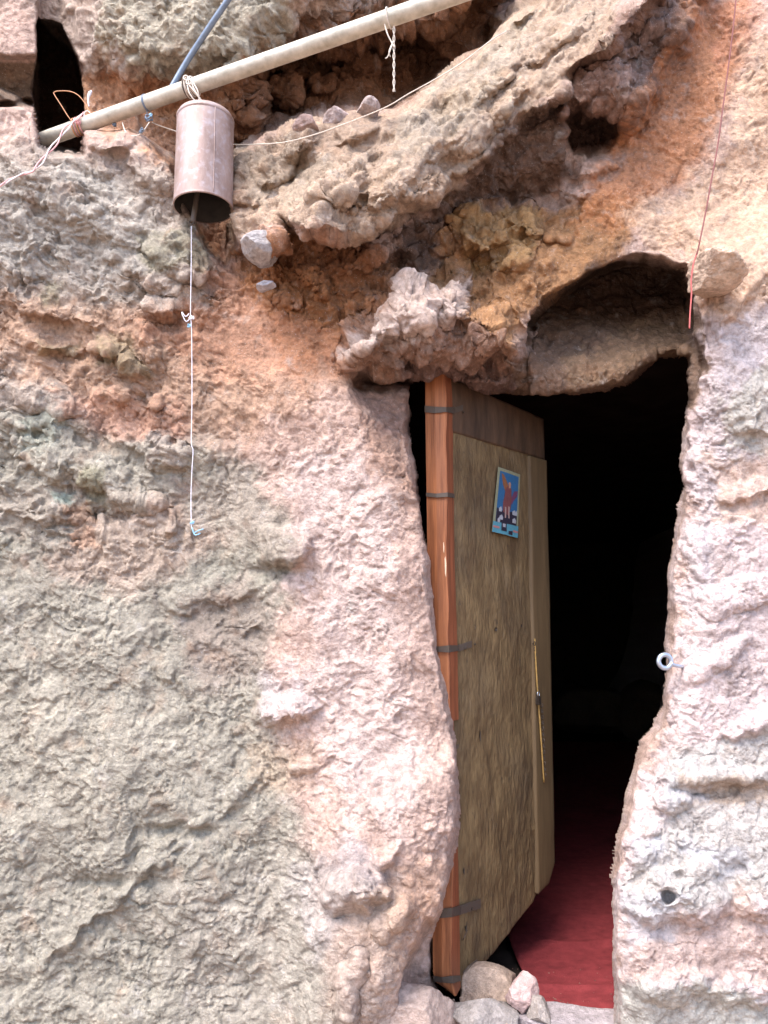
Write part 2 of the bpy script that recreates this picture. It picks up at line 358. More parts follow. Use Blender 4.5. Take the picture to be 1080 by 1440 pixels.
# smaller bosses: cx, cy, rx, ry, angle, height, softness(1 = crisp)
B = [(512,434,34,28,-30,.06),(575,434,60,36,-25,.08),(632,430,30,28,0,.065),(530,470,60,22,-32,.07),(700,478,34,20,20,.055),(724,500,16,18,0,.05),(688,446,24,14,20,.04),
     (548,350,36,16,5,.10),(480,256,54,36,-35,.055),(440,285,30,24,-20,.05),(440,318,44,40,0,.07),(372,232,42,32,-15,.07),(418,200,34,20,-30,.055),(498,182,36,20,-25,.05),(350,262,26,30,0,.05),
     (560,250,60,26,-38,.07),(620,200,90,22,-40,.06),(690,120,80,20,-38,.06),(590,262,40,26,-20,.06),(660,190,22,52,40,.05),(770,60,80,24,-38,.05),(716,150,44,14,-50,.05),
     (440,396,30,24,10,.06),(500,380,30,18,0,.05),(400,420,26,16,20,.035),(670,340,46,22,-15,.06),(738,320,22,16,0,.05),(784,330,22,16,0,.04),(640,345,40,18,-20,.04),(600,372,40,14,0,.04),
     (400,128,20,34,0,.12),(345,95,30,20,0,.05),(440,110,24,16,0,.05),(520,90,30,22,0,.04),(470,60,26,16,0,.05),(655,52,30,30,0,.08),(725,22,34,20,-35,.06),
     (855,120,50,44,-35,.05),(860,80,44,26,-35,.06),(820,130,26,18,0,.05),(890,130,30,16,-40,.05),(900,60,30,16,-40,.04),(866,200,14,10,-30,.05),(840,238,46,14,-20,.04),(808,272,20,13,0,.03),
     (400,772,36,30,-25,.075),(405,1000,48,26,-5,.06),(420,1080,26,12,0,.03),(500,1255,46,36,-10,.09),(540,1205,30,18,-40,.045),(560,1290,40,22,-60,.05),(490,1395,14,60,10,.06),
     (215,635,60,22,20,.035),(110,660,110,30,18,.05),(190,700,60,16,22,.045),(60,720,70,20,10,.03),(240,740,14,12,0,.03),(40,615,60,26,10,.04),(60,560,60,26,25,.03),
     (150,495,30,15,20,.05),(180,518,26,12,30,.04),(60,488,34,14,5,.04),(215,565,16,10,0,.03),(170,560,16,10,0,.025),(120,450,34,14,25,.035),(225,436,30,17,25,.06),(60,440,50,14,18,.045),(30,420,40,12,15,.04),
     (215,240,50,24,30,.05),(150,200,34,18,10,.04),(250,360,44,34,40,.07),(280,380,20,24,0,.05),(120,300,100,40,30,.04),(200,380,60,20,30,.04),(60,250,80,20,28,.03),
     (200,1230,90,14,-35,.03),(110,1310,90,10,-40,.025),(250,1180,60,12,-40,.025),(330,1120,60,14,-40,.02),(300,840,80,26,-10,.025),(340,880,26,10,-10,.025),
     (1005,1096,84,22,0,.045),(945,1115,24,34,20,.035),(1060,1190,80,40,10,.025),(965,1262,74,44,10,.055),(925,1288,34,22,0,.035),(1075,1250,44,60,30,.05),
     (960,1235,16,10,20,.04),(1045,565,40,50,0,.035),(1060,600,40,22,0,.03),(1060,690,60,18,-10,.03),(980,760,20,60,0,.02),(1040,840,70,24,-15,.03),(1010,930,60,16,-30,.025),(1060,1020,60,18,-10,.03),
     (1010,440,10,50,0,.015),(950,1390,60,30,0,.05),(1050,1400,60,26,0,.04),(1030,420,60,16,-35,.03),(620,1355,26,18,-40,.03)]
H = np.zeros(U.shape, np.float32)
for (cx, cy, rx, ry, a, h) in B:
    a = math.radians(a); m_ = max(rx, ry)*1.3+20
    i0, i1 = np.searchsorted(ux, [cx-m_, cx+m_]); j0, j1 = np.searchsorted(vy, [cy-m_, cy+m_])
    s_ = (slice(j0, j1), slice(i0, i1))
    x = U[s_]+w1x[s_]*1.9-cx; y = V[s_]+w1y[s_]*1.9-cy
    p = (x*math.cos(a)+y*math.sin(a))/rx; q = (-x*math.sin(a)+y*math.cos(a))/ry
    # bosses hang a little: their crest sits low, the upper side slopes back
    q2 = np.where(q > 0, q*1.15, q*0.85)
    r2 = p*p+q2*q2
    hh = 1.1*h*np.clip(1-r2, 0, 1)**(0.8 if h < 0.055 else 0.62)*(0.75+0.25*np.clip(q+0.5, 0, 1))
    H[s_] = np.maximum(H[s_], hh)
Y -= H
for (cx, cy, rx, ry, h) in [(939,1262,7,8,.06),(950,1232,12,6,.02),(900,1240,12,20,.03),(930,1310,30,12,.03),(852,192,10,10,.04),(500,418,10,8,.03),(552,438,9,8,.03),(622,432,8,7,.02),
                            (998,445,4,40,.02),(965,630,8,10,.03),(985,600,12,10,.02),(975,660,10,8,.02),(560,455,12,7,.02),(480,1290,20,10,.03),(1000,1110,60,10,.04),
                            (240,455,40,12,.03),(100,505,30,10,.03),(150,730,30,12,.04),(60,610,30,8,.02),(255,1170,50,9,.03),(160,1240,70,9,.03),(405,806,30,9,.03),(470,300,40,14,.04),(430,236,26,16,.05),(410,255,16,14,.05)]:
    r2 = ((U+w1x*.8-cx)/rx)**2+((V+w1y*.8-cy)/ry)**2
    Y += h*np.exp(-r2)
# square niche and the hewn block beside it
Y += 0.55*R([(52,26),(86,36),(108,88),(117,130),(118,186),(115,216),(75,214),(57,203),(51,160),(47,130),(50,70)], 3, 0.12)
Y -= 0.10*R([(-900,-900),(51,-900),(51,26),(49,140),(-900,200)], 5, 0.15)
Y += R([(-900,72),(50,78),(48,150),(-900,160)], 6, 0.15)*(0.03+0.13*np.clip((V-70)/70, 0, 1))

# doorway rim: rounds in and runs back as the jamb
rim = np.clip((so_+4)/11, 0, 1)
Y += 0.26*rim**2.2
keepv = (so_ < 7)

def toP(Y):
    xc = (U-540)/F; yc = (CY-V)/F
    ry = math.cos(TH)-yc*math.sin(TH); rz = math.sin(TH)+yc*math.cos(TH); t = Y/ry
    return np.stack([xc*t, Y, CAMZ+rz*t], 2).astype(np.float32)
def normals(P):
    du = np.empty_like(P); dv = np.empty_like(P)
    du[:, 1:-1] = P[:, 2:]-P[:, :-2]; du[:, 0] = P[:, 1]-P[:, 0]; du[:, -1] = P[:, -1]-P[:, -2]
    dv[1:-1] = P[2:]-P[:-2]; dv[0] = P[1]-P[0]; dv[-1] = P[-1]-P[-2]
    n = np.cross(dv, du); n /= np.linalg.norm(n, axis=2, keepdims=True)+1e-12
    n[n[:, :, 1] > 0.2] *= 1
    return n
def blur(a, k):
    for _ in range(k):
        b = a.copy(); b[1:-1] = (a[:-2]+2*a[1:-1]+a[2:])/4; a = b.copy(); a[:, 1:-1] = (b[:, :-2]+2*b[:, 1:-1]+b[:, 2:])/4
    return a
Y = blur(Y, 1)
P = toP(Y); Nn = normals(toP(blur(Y, 14)))
sgn = -np.sign(np.mean(Nn[:, :, 1])); Nn *= sgn   # towards the camera (-y)

# roughness maps
rough = 0.20+0.0*U
rough += 0.85*R([(300,120),(420,30),(640,-80),(900,-200),(1000,-60),(900,140),(800,300),(760,380),(740,560),(560,540),(480,500),(400,440),(320,400)], 70, 1.5)
rough += 0.45*R([(100,-900),(700,-900),(640,0),(420,160),(240,190),(120,120)], 60, 1.5)
rough += 0.38*R([(-400,200),(100,215),(240,230),(320,400),(330,620),(270,740),(120,800),(-400,800)], 80, 1.5)
rough += 0.12*R([(-400,700),(320,760),(430,1100),(420,1440),(-400,1900)], 120, 1.5)
rough += 0.04*R([(900,1040),(1900,1000),(1900,1300),(900,1330),(870,1250)], 60, 1.5)
rough += 0.18*R([(955,500),(1010,500),(1010,720),(955,720)], 20, 1.5)
rough *= 1-0.45*R([(345,200),(480,150),(620,100),(740,0),(900,-60),(1000,-60),(800,110),(800,260),(640,290),(540,330),(400,330),(340,340)], 40, 1.0)
rough *= 1-0.40*R([(500,200),(620,100),(700,40),(800,-100),(960,-200),(860,40),(760,140),(680,210),(600,260),(520,290)], 50, 1.0)
rough += 0.25*R([(740,400),(985,380),(985,600),(740,600)], 30, 1.0)
rough *= 1-0.7*R([(-400,-400),(50,-400),(50,220),(118,220),(118,30),(50,30),(48,70),(48,150),(-400,150)], 10, 0.2)
rough = rough.ravel()
edge = np.clip(1-(so_.ravel())/14, 0.5, 1)
Pf = P.reshape(-1, 3).copy(); Nf = Nn.reshape(-1, 3)
# warp the sampling point so that features look torn rather than round
wv = np.stack([fbm(Pf, 9, 3, 5.5), fbm(Pf, 9, 3, 55.5), fbm(Pf, 9, 3, 105.5)], 1)*0.035
Q = Pf+wv
# cells stretched by steep relief get only the coarse relief, so nothing bristles
du = np.zeros(U.shape, np.float32); dv = np.zeros(U.shape, np.float32)
du[:, 1:] = np.linalg.norm(P[:, 1:]-P[:, :-1], axis=2); dv[1:] = np.linalg.norm(P[1:]-P[:-1], axis=2)
cell = blur(np.maximum(du, dv), 2).ravel()
lim = lambda f: 1/(1+(cell*f*3.2)**3)
l1 = facet(Q+wv*0.5, 9, 3.3); l2 = facet(Q+wv*0.8, 23, 8.1); l3 = facet(Q+wv*0.6, 52, 5.1)
rd = fbm(Q, 8, 5, 17.0, 0.52, kind=1); sw = fbm(Q, 5, 4, 117.0, 0.5)
hy = fbm(Q, 17, 4, 217.0, 0.6, kind=2)
patch = sm(fbm(Pf, 6, 3, 61.0)*1.5+0.5)
big = rough**1.3
d = 0.034*sw*(0.5+rough)+big*(0.034*l1+0.030*rd)*lim(9)+(0.004+0.017*big*(0.4+patch))*l2*lim(23)-0.012*hy*rough*lim(17)+(0.0055*patch+0.010*big*(0.3+patch))*l3*lim(52)
Pf += Nf*(d*edge)[:, None]
P = Pf.reshape(P.shape); Nn = normals(P)*sgn; Nf = Nn.reshape(-1, 3)
def rot(P, deg):
    a = math.radians(deg); q = P.copy(); q[:, 0] = P[:, 0]*math.cos(a)+P[:, 2]*math.sin(a); q[:, 2] = -P[:, 0]*math.sin(a)+P[:, 2]*math.cos(a); return q
wq = Pf+wv*0.7
up = fbm(wq, 24, 5, 2.0, 0.6)
fa = fbm(rot(wq, 42), 22, 5, 7.0, 0.62, ani=(0.6, 1, 1.5))
fb = fbm(rot(wq, -28), 20, 5, 27.0, 0.62, ani=(0.5, 1, 1.6))
fr_ = fbm(rot(wq, 52), 17, 5, 37.0, 0.6, ani=(0.22, 1, 1.6))
mA = R([(-400,760),(330,760),(430,1000),(480,1460),(-400,1900)], 160, 1.5).ravel()
mB = R([(-400,150),(320,200),(330,620),(260,700),(-400,760)], 120, 1.5).ravel()
mC = R([(700,400),(800,200),(1000,-200),(2000,-200),(2000,2000),(860,2000),(950,500)], 120, 1.5).ravel()
mD = R([(540,180),(620,100),(700,40),(800,-100),(960,-200),(860,40),(760,140),(680,210),(600,280),(520,300),(440,300),(480,230)], 60, 1.0).ravel()
wA = (mA+mC*(1-mA))*0.75; fl = up*(1-np.maximum(wA, mB))+fa*wA*(1-mB)+fb*mB
fl = fl*(1-mD)+fr_*2.6*mD
te = terr(fl+0.5, 5, 2.6)-0.5
fl = fl*(1-0.6*patch)+te*0.6*patch
p2 = sm(fbm(Pf, 11, 3, 63.0)*1.7+0.45)
gr = fbm(Pf, 60, 3, 33.0, 0.65)
gr2 = fbm(Pf, 130, 2, 43.0, 0.7, kind=1)
wo3 = worley(Pf+wv*0.5, 75, 2.2); pit = np.clip(0.40-wo3[:, 0], 0, 1)
pm = sm(fbm(Pf, 7, 2, 163.0)*2.2+0.2)+R([(955,500),(1015,500),(1015,720),(940,720)], 20, 1.5).ravel()
d = (0.0072+0.015*rough)*fl*(0.15+1.25*p2)*(1-0.35*mA)*lim(24)+(0.0024+0.0045*rough)*(1+0.7*mA)*gr*(0.35+p2)*lim(60)+(0.0006+0.0012*p2)*gr2*lim(130)-0.022*pit*np.clip(pm, 0, 1)*lim(75)
Pf += Nf*(d*edge)[:, None]
P = Pf.reshape(P.shape)

# ---- colour of the stone (mineral zones, lichen, dust), some light and shade painted in, linear albedo
K = 0.60
c = lambda r, g, b: np.array(srgb(r, g, b, K), np.float32)
pink = c(218,186,170); pale = c(232,208,198); orange = c(200,158,128); deep = c(186,126,88); green = c(174,168,152); grey = c(184,172,158)
lav = c(206,198,200); brown = c(150,108,82); ochre = c(196,160,108); mauve = c(150,122,112); darkb = c(104,78,64); turq = c(160,190,176); moss = c(140,134,98)
col = np.empty((U.size, 3), np.float32); col[:] = pink
cn1 = fbm(Pf, 3.0, 4, 71.0); cn2 = fbm(Pf, 8.0, 5, 81.0, 0.6); cn3 = fbm(Pf, 20.0, 5, 91.0, 0.65); cn4 = fbm(Pf, 45, 4, 95.0, 0.65)
w1x = w1x*2.2+cn2.reshape(U.shape)*26+cn3.reshape(U.shape)*16; w1y = w1y*2.2+cn3[::-1].reshape(U.shape)*14
def paint(colr, mask, k=1.0, br=0.0, nz=None):
    """lay a colour over; br breaks its edge up with noise"""
    global col
    m_ = mask.ravel() if isinstance(mask, np.ndarray) else mask
    if br: m_ = sm((m_-0.5)*1.25+0.5+br*(0.8*cn2+0.7*cn3+0.5*cn4))*sm(m_*6)
    m_ = np.clip(m_*k, 0, 1)[:, None]; col = col*(1-m_)+colr*m_
def PP(poly, soft, colr, k=1.0, br=0.6, wp=1.0, nz=None): paint(colr, R(poly, soft, wp), k, br, nz)
# left: pinkish brown upper, green grey lower
PP([(-900,130),(240,220),(320,380),(360,560),(300,680),(-900,700)], 80, grey, 0.8)
PP([(0,380),(300,400),(420,330),(560,500),(500,600),(380,640),(260,620),(100,560),(-60,480)], 90, c(200,158,128), 0.75)
PP([(200,380),(330,350),(430,380),(500,470),(480,540),(300,520),(190,470)], 80, c(204,150,120), 0.7)
PP([(400,400),(470,400),(500,500),(430,530),(390,470)], 60, deep, 0.75)
PP([(80,560),(260,560),(260,620),(100,620)], 50, c(205,155,130), 0.7)
PP([(-300,560),(80,580),(240,650),(270,770),(-300,800)], 60, green, 0.75)
PP([(-900,770),(300,740),(400,800),(380,1000),(440,1200),(480,1460),(500,1960),(-900,1960)], 110, green, 0.92)
PP([(260,620),(380,640),(420,740),(420,860),(330,900),(240,760)], 70, green, 0.75)
PP([(40,780),(220,700),(330,760),(200,830),(60,820)], 60, c(214,180,160), 0.45)
PP([(260,850),(350,800),(400,900),(330,980),(260,960)], 70, mauve, 0.4)
PP([(0,230),(160,240),(240,330),(300,420),(200,440),(60,420),(-100,380)], 70, c(196,188,176), 0.7)
PP([(60,560),(100,600),(60,640),(30,600)], 30, turq, 0.22); PP([(75,690),(100,690),(95,720),(75,712)], 14, turq, 0.5)
for q in [(50,395,80,430),(150,480,200,530),(60,480,110,500),(110,660,150,720),(200,330,290,380)]:
    PP([(q[0],q[1]),(q[2],q[1]),(q[2],q[3]),(q[0],q[3])], 30, moss, 0.5)
PP([(80,720),(120,710),(150,770),(110,770)], 24, deep, 0.4)
PP([(330,620),(480,540),(560,580),(600,800),(640,1080),(620,1300),(560,1440),(500,1440),(440,1200),(390,1000),(400,860),(440,780),(380,700)], 90, pink, 0.85)
PP([(400,640),(540,640),(560,900),(600,1080),(560,1180),(450,1100),(430,900)], 90, pale, 0.75)
PP([(360,960),(440,950),(450,1010),(370,1010)], 50, lav, 0.45)
PP([(350,1050),(440,1040),(440,1110),(360,1120)], 30, c(186,158,130), 0.4)
PP([(480,1240),(620,1200),(612,1300),(560,1360),(520,1330)], 80, c(200,158,128), 0.6)
PP([(400,1220),(500,1180),(540,1230),(480,1300),(440,1360)], 50, lav, 0.5)
PP([(490,540),(570,540),(600,760),(560,700),(520,640)], 50, c(180,140,116), 0.7)
PP([(480,505),(580,520),(590,620),(530,600),(490,560)], 40, mauve, 0.7)
PP([(240,1260),(420,1180),(560,1250),(560,1460),(260,1470)], 120, c(196,184,170), 0.45)
PP([(-200,1000),(120,960),(240,1040),(160,1160),(-200,1180)], 120, c(192,182,164), 0.5)
# top
PP([(-900,-900),(900,-900),(700,-80),(420,120),(240,180),(118,140),(40,0),(-900,100)], 60, c(206,184,168), 0.9)
PP([(150,-60),(420,-60),(400,90),(250,130),(140,60)], 60, c(186,182,158), 0.6)
PP([(118,100),(240,110),(330,140),(340,330),(300,360),(240,230),(180,180),(118,180)], 40, c(204,148,108), 0.85)
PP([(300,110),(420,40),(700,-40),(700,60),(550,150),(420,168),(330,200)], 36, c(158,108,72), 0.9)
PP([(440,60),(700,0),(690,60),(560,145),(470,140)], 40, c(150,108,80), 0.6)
PP([(330,210),(420,170),(550,155),(690,60),(740,-20),(900,-60),(860,60),(760,140),(680,220),(600,290),(520,330),(400,320),(330,340)], 30, c(198,170,144), 0.85)
PP([(560,160),(690,70),(760,20),(700,130),(600,220),(560,230)], 40, c(196,184,164), 0.45)
PP([(340,210),(420,190),(470,230),(410,290),(340,270)], 30, c(178,166,146), 0.4, br=1.2)
PP([(330,350),(420,330),(520,330),(560,370),(560,450),(480,470),(400,440),(340,400)], 50, c(170,114,72), 0.9)
PP([(600,300),(690,210),(750,150),(800,110),(800,250),(740,290),(640,300),(610,380),(560,380),(560,320)], 30, c(112,88,74), 0.92)  # brown stone, darkened further with painted shade under the rib
PP([(640,300),(740,290),(900,280),(860,370),(740,440),(720,500),(640,430),(600,400)], 40, c(182,132,84), 0.9)
PP([(640,290),(760,300),(740,370),(660,390)], 30, ochre, 0.5)
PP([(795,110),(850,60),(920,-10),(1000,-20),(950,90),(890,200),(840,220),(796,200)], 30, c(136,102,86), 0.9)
PP([(880,40),(960,-10),(900,120),(860,150)], 20, c(168,152,148), 0.4)
PP([(900,150),(990,0),(1060,0),(1040,120),(980,240),(920,280),(860,330),(800,330)], 70, c(200,136,92), 0.85)
PP([(1000,0),(1070,0),(1060,60),(1010,90)], 30, c(208,146,118), 0.5)
PP([(880,300),(1010,230),(1060,60),(2000,0),(2000,500),(1000,560),(985,360),(900,350)], 70, c(226,190,160), 0.8)
PP([(970,440),(2000,380),(2000,1500),(860,1500),(870,1200),(940,980),(960,700)], 50, c(230,210,206), 0.9)
PP([(1000,470),(1060,430),(1100,480),(1040,700),(960,900),(1000,520)], 40, lav, 0.45)
PP([(1015,560),(1120,500),(1120,640),(1030,640)], 30, c(196,192,174), 0.6)
PP([(1000,640),(1120,640),(1120,740),(1010,730)], 40, c(216,180,152), 0.55)
PP([(930,1060),(1200,1000),(1200,1290),(1060,1260),(960,1290),(900,1300),(890,1240),(930,1160)], 40, c(204,198,190), 0.8)
PP([(960,1090),(1100,1100),(1100,1130),(960,1135)], 22, c(196,160,126), 0.5)
PP([(900,1300),(1000,1290),(1040,1250),(1120,1320),(1120,1390),(880,1380)], 40, c(226,196,182), 0.75)
PP([(870,1380),(1000,1390),(1100,1420),(1100,1600),(870,1600)], 40, c(200,198,186), 0.8)
for q in [(930,1100,990,1130),(900,1180,940,1210),(970,1190,1010,1220),(1010,1190,1060,1230),(880,1260,950,1320)]:
    PP([(q[0],q[1]),(q[2],q[1]),(q[2],q[3]),(q[0],q[3])], 20, c(220,218,222), 0.5)
# lump over the post, slab
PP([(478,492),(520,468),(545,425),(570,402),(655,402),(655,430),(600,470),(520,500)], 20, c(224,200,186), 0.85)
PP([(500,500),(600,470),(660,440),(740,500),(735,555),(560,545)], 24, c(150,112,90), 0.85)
PP([(560,500),(740,530),(735,570),(560,560)], 20, c(126,100,92), 0.8)  # shade on the lump's underside, painted into the colour
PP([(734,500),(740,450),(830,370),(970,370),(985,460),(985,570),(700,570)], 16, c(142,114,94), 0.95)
PP([(734,480),(760,430),(830,380),(965,378),(970,440),(860,455),(760,480)], 16, c(112,88,72), 0.85)  # overhang shade painted into the top of the arch recess
PP([(800,500),(900,460),(965,440),(968,492),(900,510),(860,545),(800,550)], 20, c(168,136,106), 0.7)  # lit lower right of the slab, painted paler
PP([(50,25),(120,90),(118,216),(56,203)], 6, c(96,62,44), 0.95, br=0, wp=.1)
PP([(-900,80),(50,86),(47,150),(-900,160)], 8, c(132,110,90), 0.9, br=0, wp=.1)
# slanting mineral streaks down the rib
sk = sm(fr_*1.6+0.35)*mD; col = col*(1-0.55*sk[:, None])+c(218,200,180)*0.45*sk[:, None]
sk = sm(-fr_*1.8-0.05)*mD; col = col*(1-0.45*sk[:, None])+c(160,134,100)*0.45*sk[:, None]
# overall mottling, iron staining, dust
col *= np.clip(1+0.16*cn1+0.34*cn2+0.30*cn3+0.34*cn4, 0.4, 1.7)[:, None]
st = np.clip(fbm(Pf, 12, 4, 120.0, 0.6)*1.8-0.25, 0, 1)*0.35; col = col*(1-st[:, None])+c(190,138,100)*st[:, None]
st = np.clip(fbm(Pf, 16, 5, 140.0, 0.65)*2.4-0.55, 0, 1)*0.6; col = col*(1-st[:, None])+c(230,222,214)*st[:, None]
st = np.clip(fbm(Pf, 18, 5, 160.0, 0.65)*2.4-0.7, 0, 1)*0.5; col = col*(1-st[:, None])+c(120,104,92)*st[:, None]
col = np.clip(col, 0.01, 0.8)

idx = np.arange(NX*NY).reshape(NY, NX)
q = np.stack([idx[:-1, :-1], idx[1:, :-1], idx[1:, 1:], idx[:-1, 1:]], 2).reshape(-1, 4)
kv = keepv.ravel(); q = q[kv[q].all(1)]
# the rock mass goes on behind: border of the sheet carried back and closed
bord = np.concatenate([idx[0, ::20], idx[::20, -1], idx[-1, ::-20], idx[::-20, 0]])
_, ui = np.unique(bord, return_index=True); bord = bord[np.sort(ui)]
nb = len(bord); Pall = P.reshape(-1, 3); bk = Pall[bord].copy(); bk[:, 1] = 12.0
base = len(Pall); V_all = np.concatenate([Pall, bk, [[0.3, 12.0, 3.0]]]).astype(np.float32)
side = np.array([[bord[i], bord[(i+1) % nb], base+(i+1) % nb, base+i] for i in range(nb)])
capf = np.array([[base+i, base+(i+1) % nb, base+nb, base+nb] for i in range(nb)])
used = np.zeros(len(V_all), bool); Qa = np.concatenate([q, side]); used[Qa.ravel()] = True; used[base:] = True
remap = np.cumsum(used)-1
me = bpy.data.meshes.new('rock_cliff')
tri = remap[capf[:, :3]]; quads = remap[Qa]
Vk = V_all[used]
me.vertices.add(len(Vk)); me.vertices.foreach_set('co', Vk.ravel())
li = np.concatenate([quads.ravel(), tri.ravel()]).astype(np.int32)
me.loops.add(len(li)); me.loops.foreach_set('vertex_index', li)
ls = np.concatenate([np.arange(len(quads))*4, len(quads)*4+np.arange(len(tri))*3]).astype(np.int32)
me.polygons.add(len(ls)); me.polygons.foreach_set('loop_start', ls)
me.update(calc_edges=True)
ca = me.attributes.new('rock', 'FLOAT_COLOR', 'POINT')
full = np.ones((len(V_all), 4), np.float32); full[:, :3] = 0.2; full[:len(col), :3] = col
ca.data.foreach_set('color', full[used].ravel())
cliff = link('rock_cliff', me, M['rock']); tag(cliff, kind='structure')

# ------------------------------------------------------------ ground and cave
def grid_mesh(name, x0, x1, y0, y1, nx, ny, zf, mat, par=None):
    xs = np.linspace(x0, x1, nx); ys = np.linspace(y0, y1, ny); X, Yg = np.meshgrid(xs, ys)
    p = np.stack([X.ravel(), Yg.ravel(), np.zeros(X.size)], 1).astype(np.float32); p[:, 2] = zf(p)
    id_ = np.arange(nx*ny).reshape(ny, nx); qq = np.stack([id_[:-1, :-1], id_[:-1, 1:], id_[1:, 1:], id_[1:, :-1]], 2).reshape(-1, 4)
    return link(name, mesh_np(name, p, qq), mat, par)
gr_ = grid_mesh('ground', -300, 300, -300, 300, 60, 60, lambda p: p[:, 2]+0.0, M['soil']); tag(gr_, kind='structure')
FLOOR = W(800, 1412, 2.42).z
# cave chamber: an irregular vault behind the doorway, open to it
def cave():
    nu, nv = 96, 40; vs = []
    x0, x1, y0, y1 = -0.15, 3.6, 3.0, 9.6
    for j in range(nv):
        v = j/(nv-1)
        for i in range(nu):
            t = i/(nu-1)                      # plan outline from the left of the doorway round to its right
            a = math.pi*(1-t)
            ex = 0.42
            cx = (x0+x1)/2+(x1-x0)/2*math.copysign(abs(math.cos(a))**ex, math.cos(a)); cy = y0+(y1-y0)*abs(math.sin(a))**ex
            z = FLOOR-0.1+2.30*min(v/0.75, 1); k = 1.0
            if v > 0.75:
                k = 1-(v-0.75)/0.25; z += 0.05*(1-k*k)
            vs.append(((cx-1.2)*k+1.2, (cy-y0)*k+y0 if k < 1 else cy, z))
    p = np.array(vs, np.float32); n = fbm(p, 1.2, 4, 3.0); p[:, 0] += n*0.12; p[:, 2] += n*0.06; p[:, 1] = np.maximum(p[:, 1]+fbm(p, 1.6, 3, 9.0)*0.12, 2.98)
    id_ = np.arange(nu*nv).reshape(nv, nu); qq = np.stack([id_[:-1, :-1], id_[:-1, 1:], id_[1:, 1:], id_[1:, :-1]], 2).reshape(-1, 4)
    return link('cave_wall', mesh_np('cave_wall', p, qq), M['cave'])
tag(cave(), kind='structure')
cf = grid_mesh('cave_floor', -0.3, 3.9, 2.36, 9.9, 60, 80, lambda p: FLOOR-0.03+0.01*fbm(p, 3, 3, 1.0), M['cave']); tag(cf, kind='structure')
# carpet with a soft ripple and a ragged front edge
def carpet():
    nx, ny = 170, 190; xs = np.linspace(0.44, 2.7, nx); ys = np.linspace(0, 1, ny); X, T = np.meshgrid(xs, ys)  # left edge cut back: bare dark floor stands in for shadow beside the door
    p0 = np.stack([X.ravel(), T.ravel(), 0*X.ravel()], 1).astype(np.float32)
    fr = 2.375+0.02*fbm(np.stack([X.ravel(), 0*X.ravel(), 0*X.ravel()], 1).astype(np.float32), 5, 3, 2.0)
    yy = fr+T.ravel()**1.5*6.0
    z = FLOOR+0.012*fbm(np.stack([X.ravel(), yy, 0*yy], 1).astype(np.float32), 3.5, 2, 4.0)
    wr = yy-(2.93+0.05*np.sin(X.ravel()*7)); z += 0.016*np.exp(-(wr/0.014)**2)*sm((X.ravel()-0.45)/0.2)
    wr = yy-(2.52-0.10*(X.ravel()-0.7)); z += 0.010*np.exp(-(wr/0.02)**2)
    p = np.stack([X.ravel(), yy, z], 1); id_ = np.arange(nx*ny).reshape(ny, nx)
    qq = np.stack([id_[:-1, :-1], id_[:-1, 1:], id_[1:, 1:], id_[1:, :-1]], 2).reshape(-1, 4)
    o = link('carpet', mesh_np('carpet', p, qq), M['carpet'])
    md = o.modifiers.new('thickness', 'SOLIDIFY'); md.thickness = 0.006; md.offset = -1
    return o
tag(carpet(), 'red carpet covering the cave floor just inside the doorway', 'carpet')

# ------------------------------------------------------------ stones
def stone(loc, size, seed, colr, rotz=0.0, cuts=9, rough_=0.06, name='stone', sub=5, tilt=0.0, var=0.15):
    bm = bmesh.new(); bmesh.ops.create_icosphere(bm, subdivisions=sub, radius=1.0)
    p = np.array([v.co for v in bm.verts], np.float32); rs = np.random.RandomState(seed)
    for _ in range(cuts):                       # chop facets
        n = rs.normal(size=3); n /= np.linalg.norm(n); dd = rs.uniform(0.52, 0.85)
        s = p@n; over = np.clip(s-dd, 0, None); p -= (over*0.95)[:, None]*n
    u = p/np.linalg.norm(p, axis=1)[:, None]
    p = p*(1+0.16*fbm(u, 1.3, 3, seed*3.1)+rough_*fbm(p, 3.5, 5, seed*1.7, 0.6)+rough_*0.35*fbm(p, 16, 3, seed*2.7, 0.6))[:, None]
    p = p*np.array(size, np.float32)
    ca_, sa = math.cos(tilt), math.sin(tilt); x, z = p[:, 0]*ca_-p[:, 2]*sa, p[:, 0]*sa+p[:, 2]*ca_; p[:, 0], p[:, 2] = x, z
    me = bpy.data.meshes.new(name); 
    for v, c_ in zip(bm.verts, p): v.co = c_
    bm.to_mesh(me); bm.free()
    a = me.attributes.new('rock', 'FLOAT_COLOR', 'POINT'); cc = np.ones((len(p), 4), np.float32)
    nn = fbm(p/np.max(size), 2.5, 5, seed*0.77, 0.65)
    cc[:, :3] = np.array(srgb(*colr, K))*(1+2.0*var*nn)[:, None]; a.data.foreach_set('color', np.clip(cc, 0.01, 0.8).ravel())
    o = link(name, me, M['rock']); o.location = loc; o.rotation_euler.z = rotz
    return o
def px2m(px, Y): return px/F*Y
def pstone(px, py, Y, wpx, hpx, dep, seed, colr, **k):
    return stone(W(px, py, Y), (px2m(wpx/2, Y), dep/2, px2m(hpx/2, Y)), seed, colr, **k)
tag(pstone(733, 1397, 2.34, 56, 54, 0.12, 3, (228,196,190), cuts=12), 'small pale pink stone resting on the doorway sill beside the carpet', 'stone', 'loose stones on the doorway sill')
tag(pstone(688, 1404, 2.46, 96, 86, 0.20, 8, (214,188,168), cuts=14, rough_=.04), 'rounded beige stone under the foot of the open door', 'stone', 'loose stones on the doorway sill')
tag(pstone(690, 1436, 2.30, 116, 66, 0.20, 12, (188,178,172), cuts=9, rough_=.05), 'grey flattish stone in front of the beige one at the foot of the door post', 'stone', 'loose stones on the doorway sill')
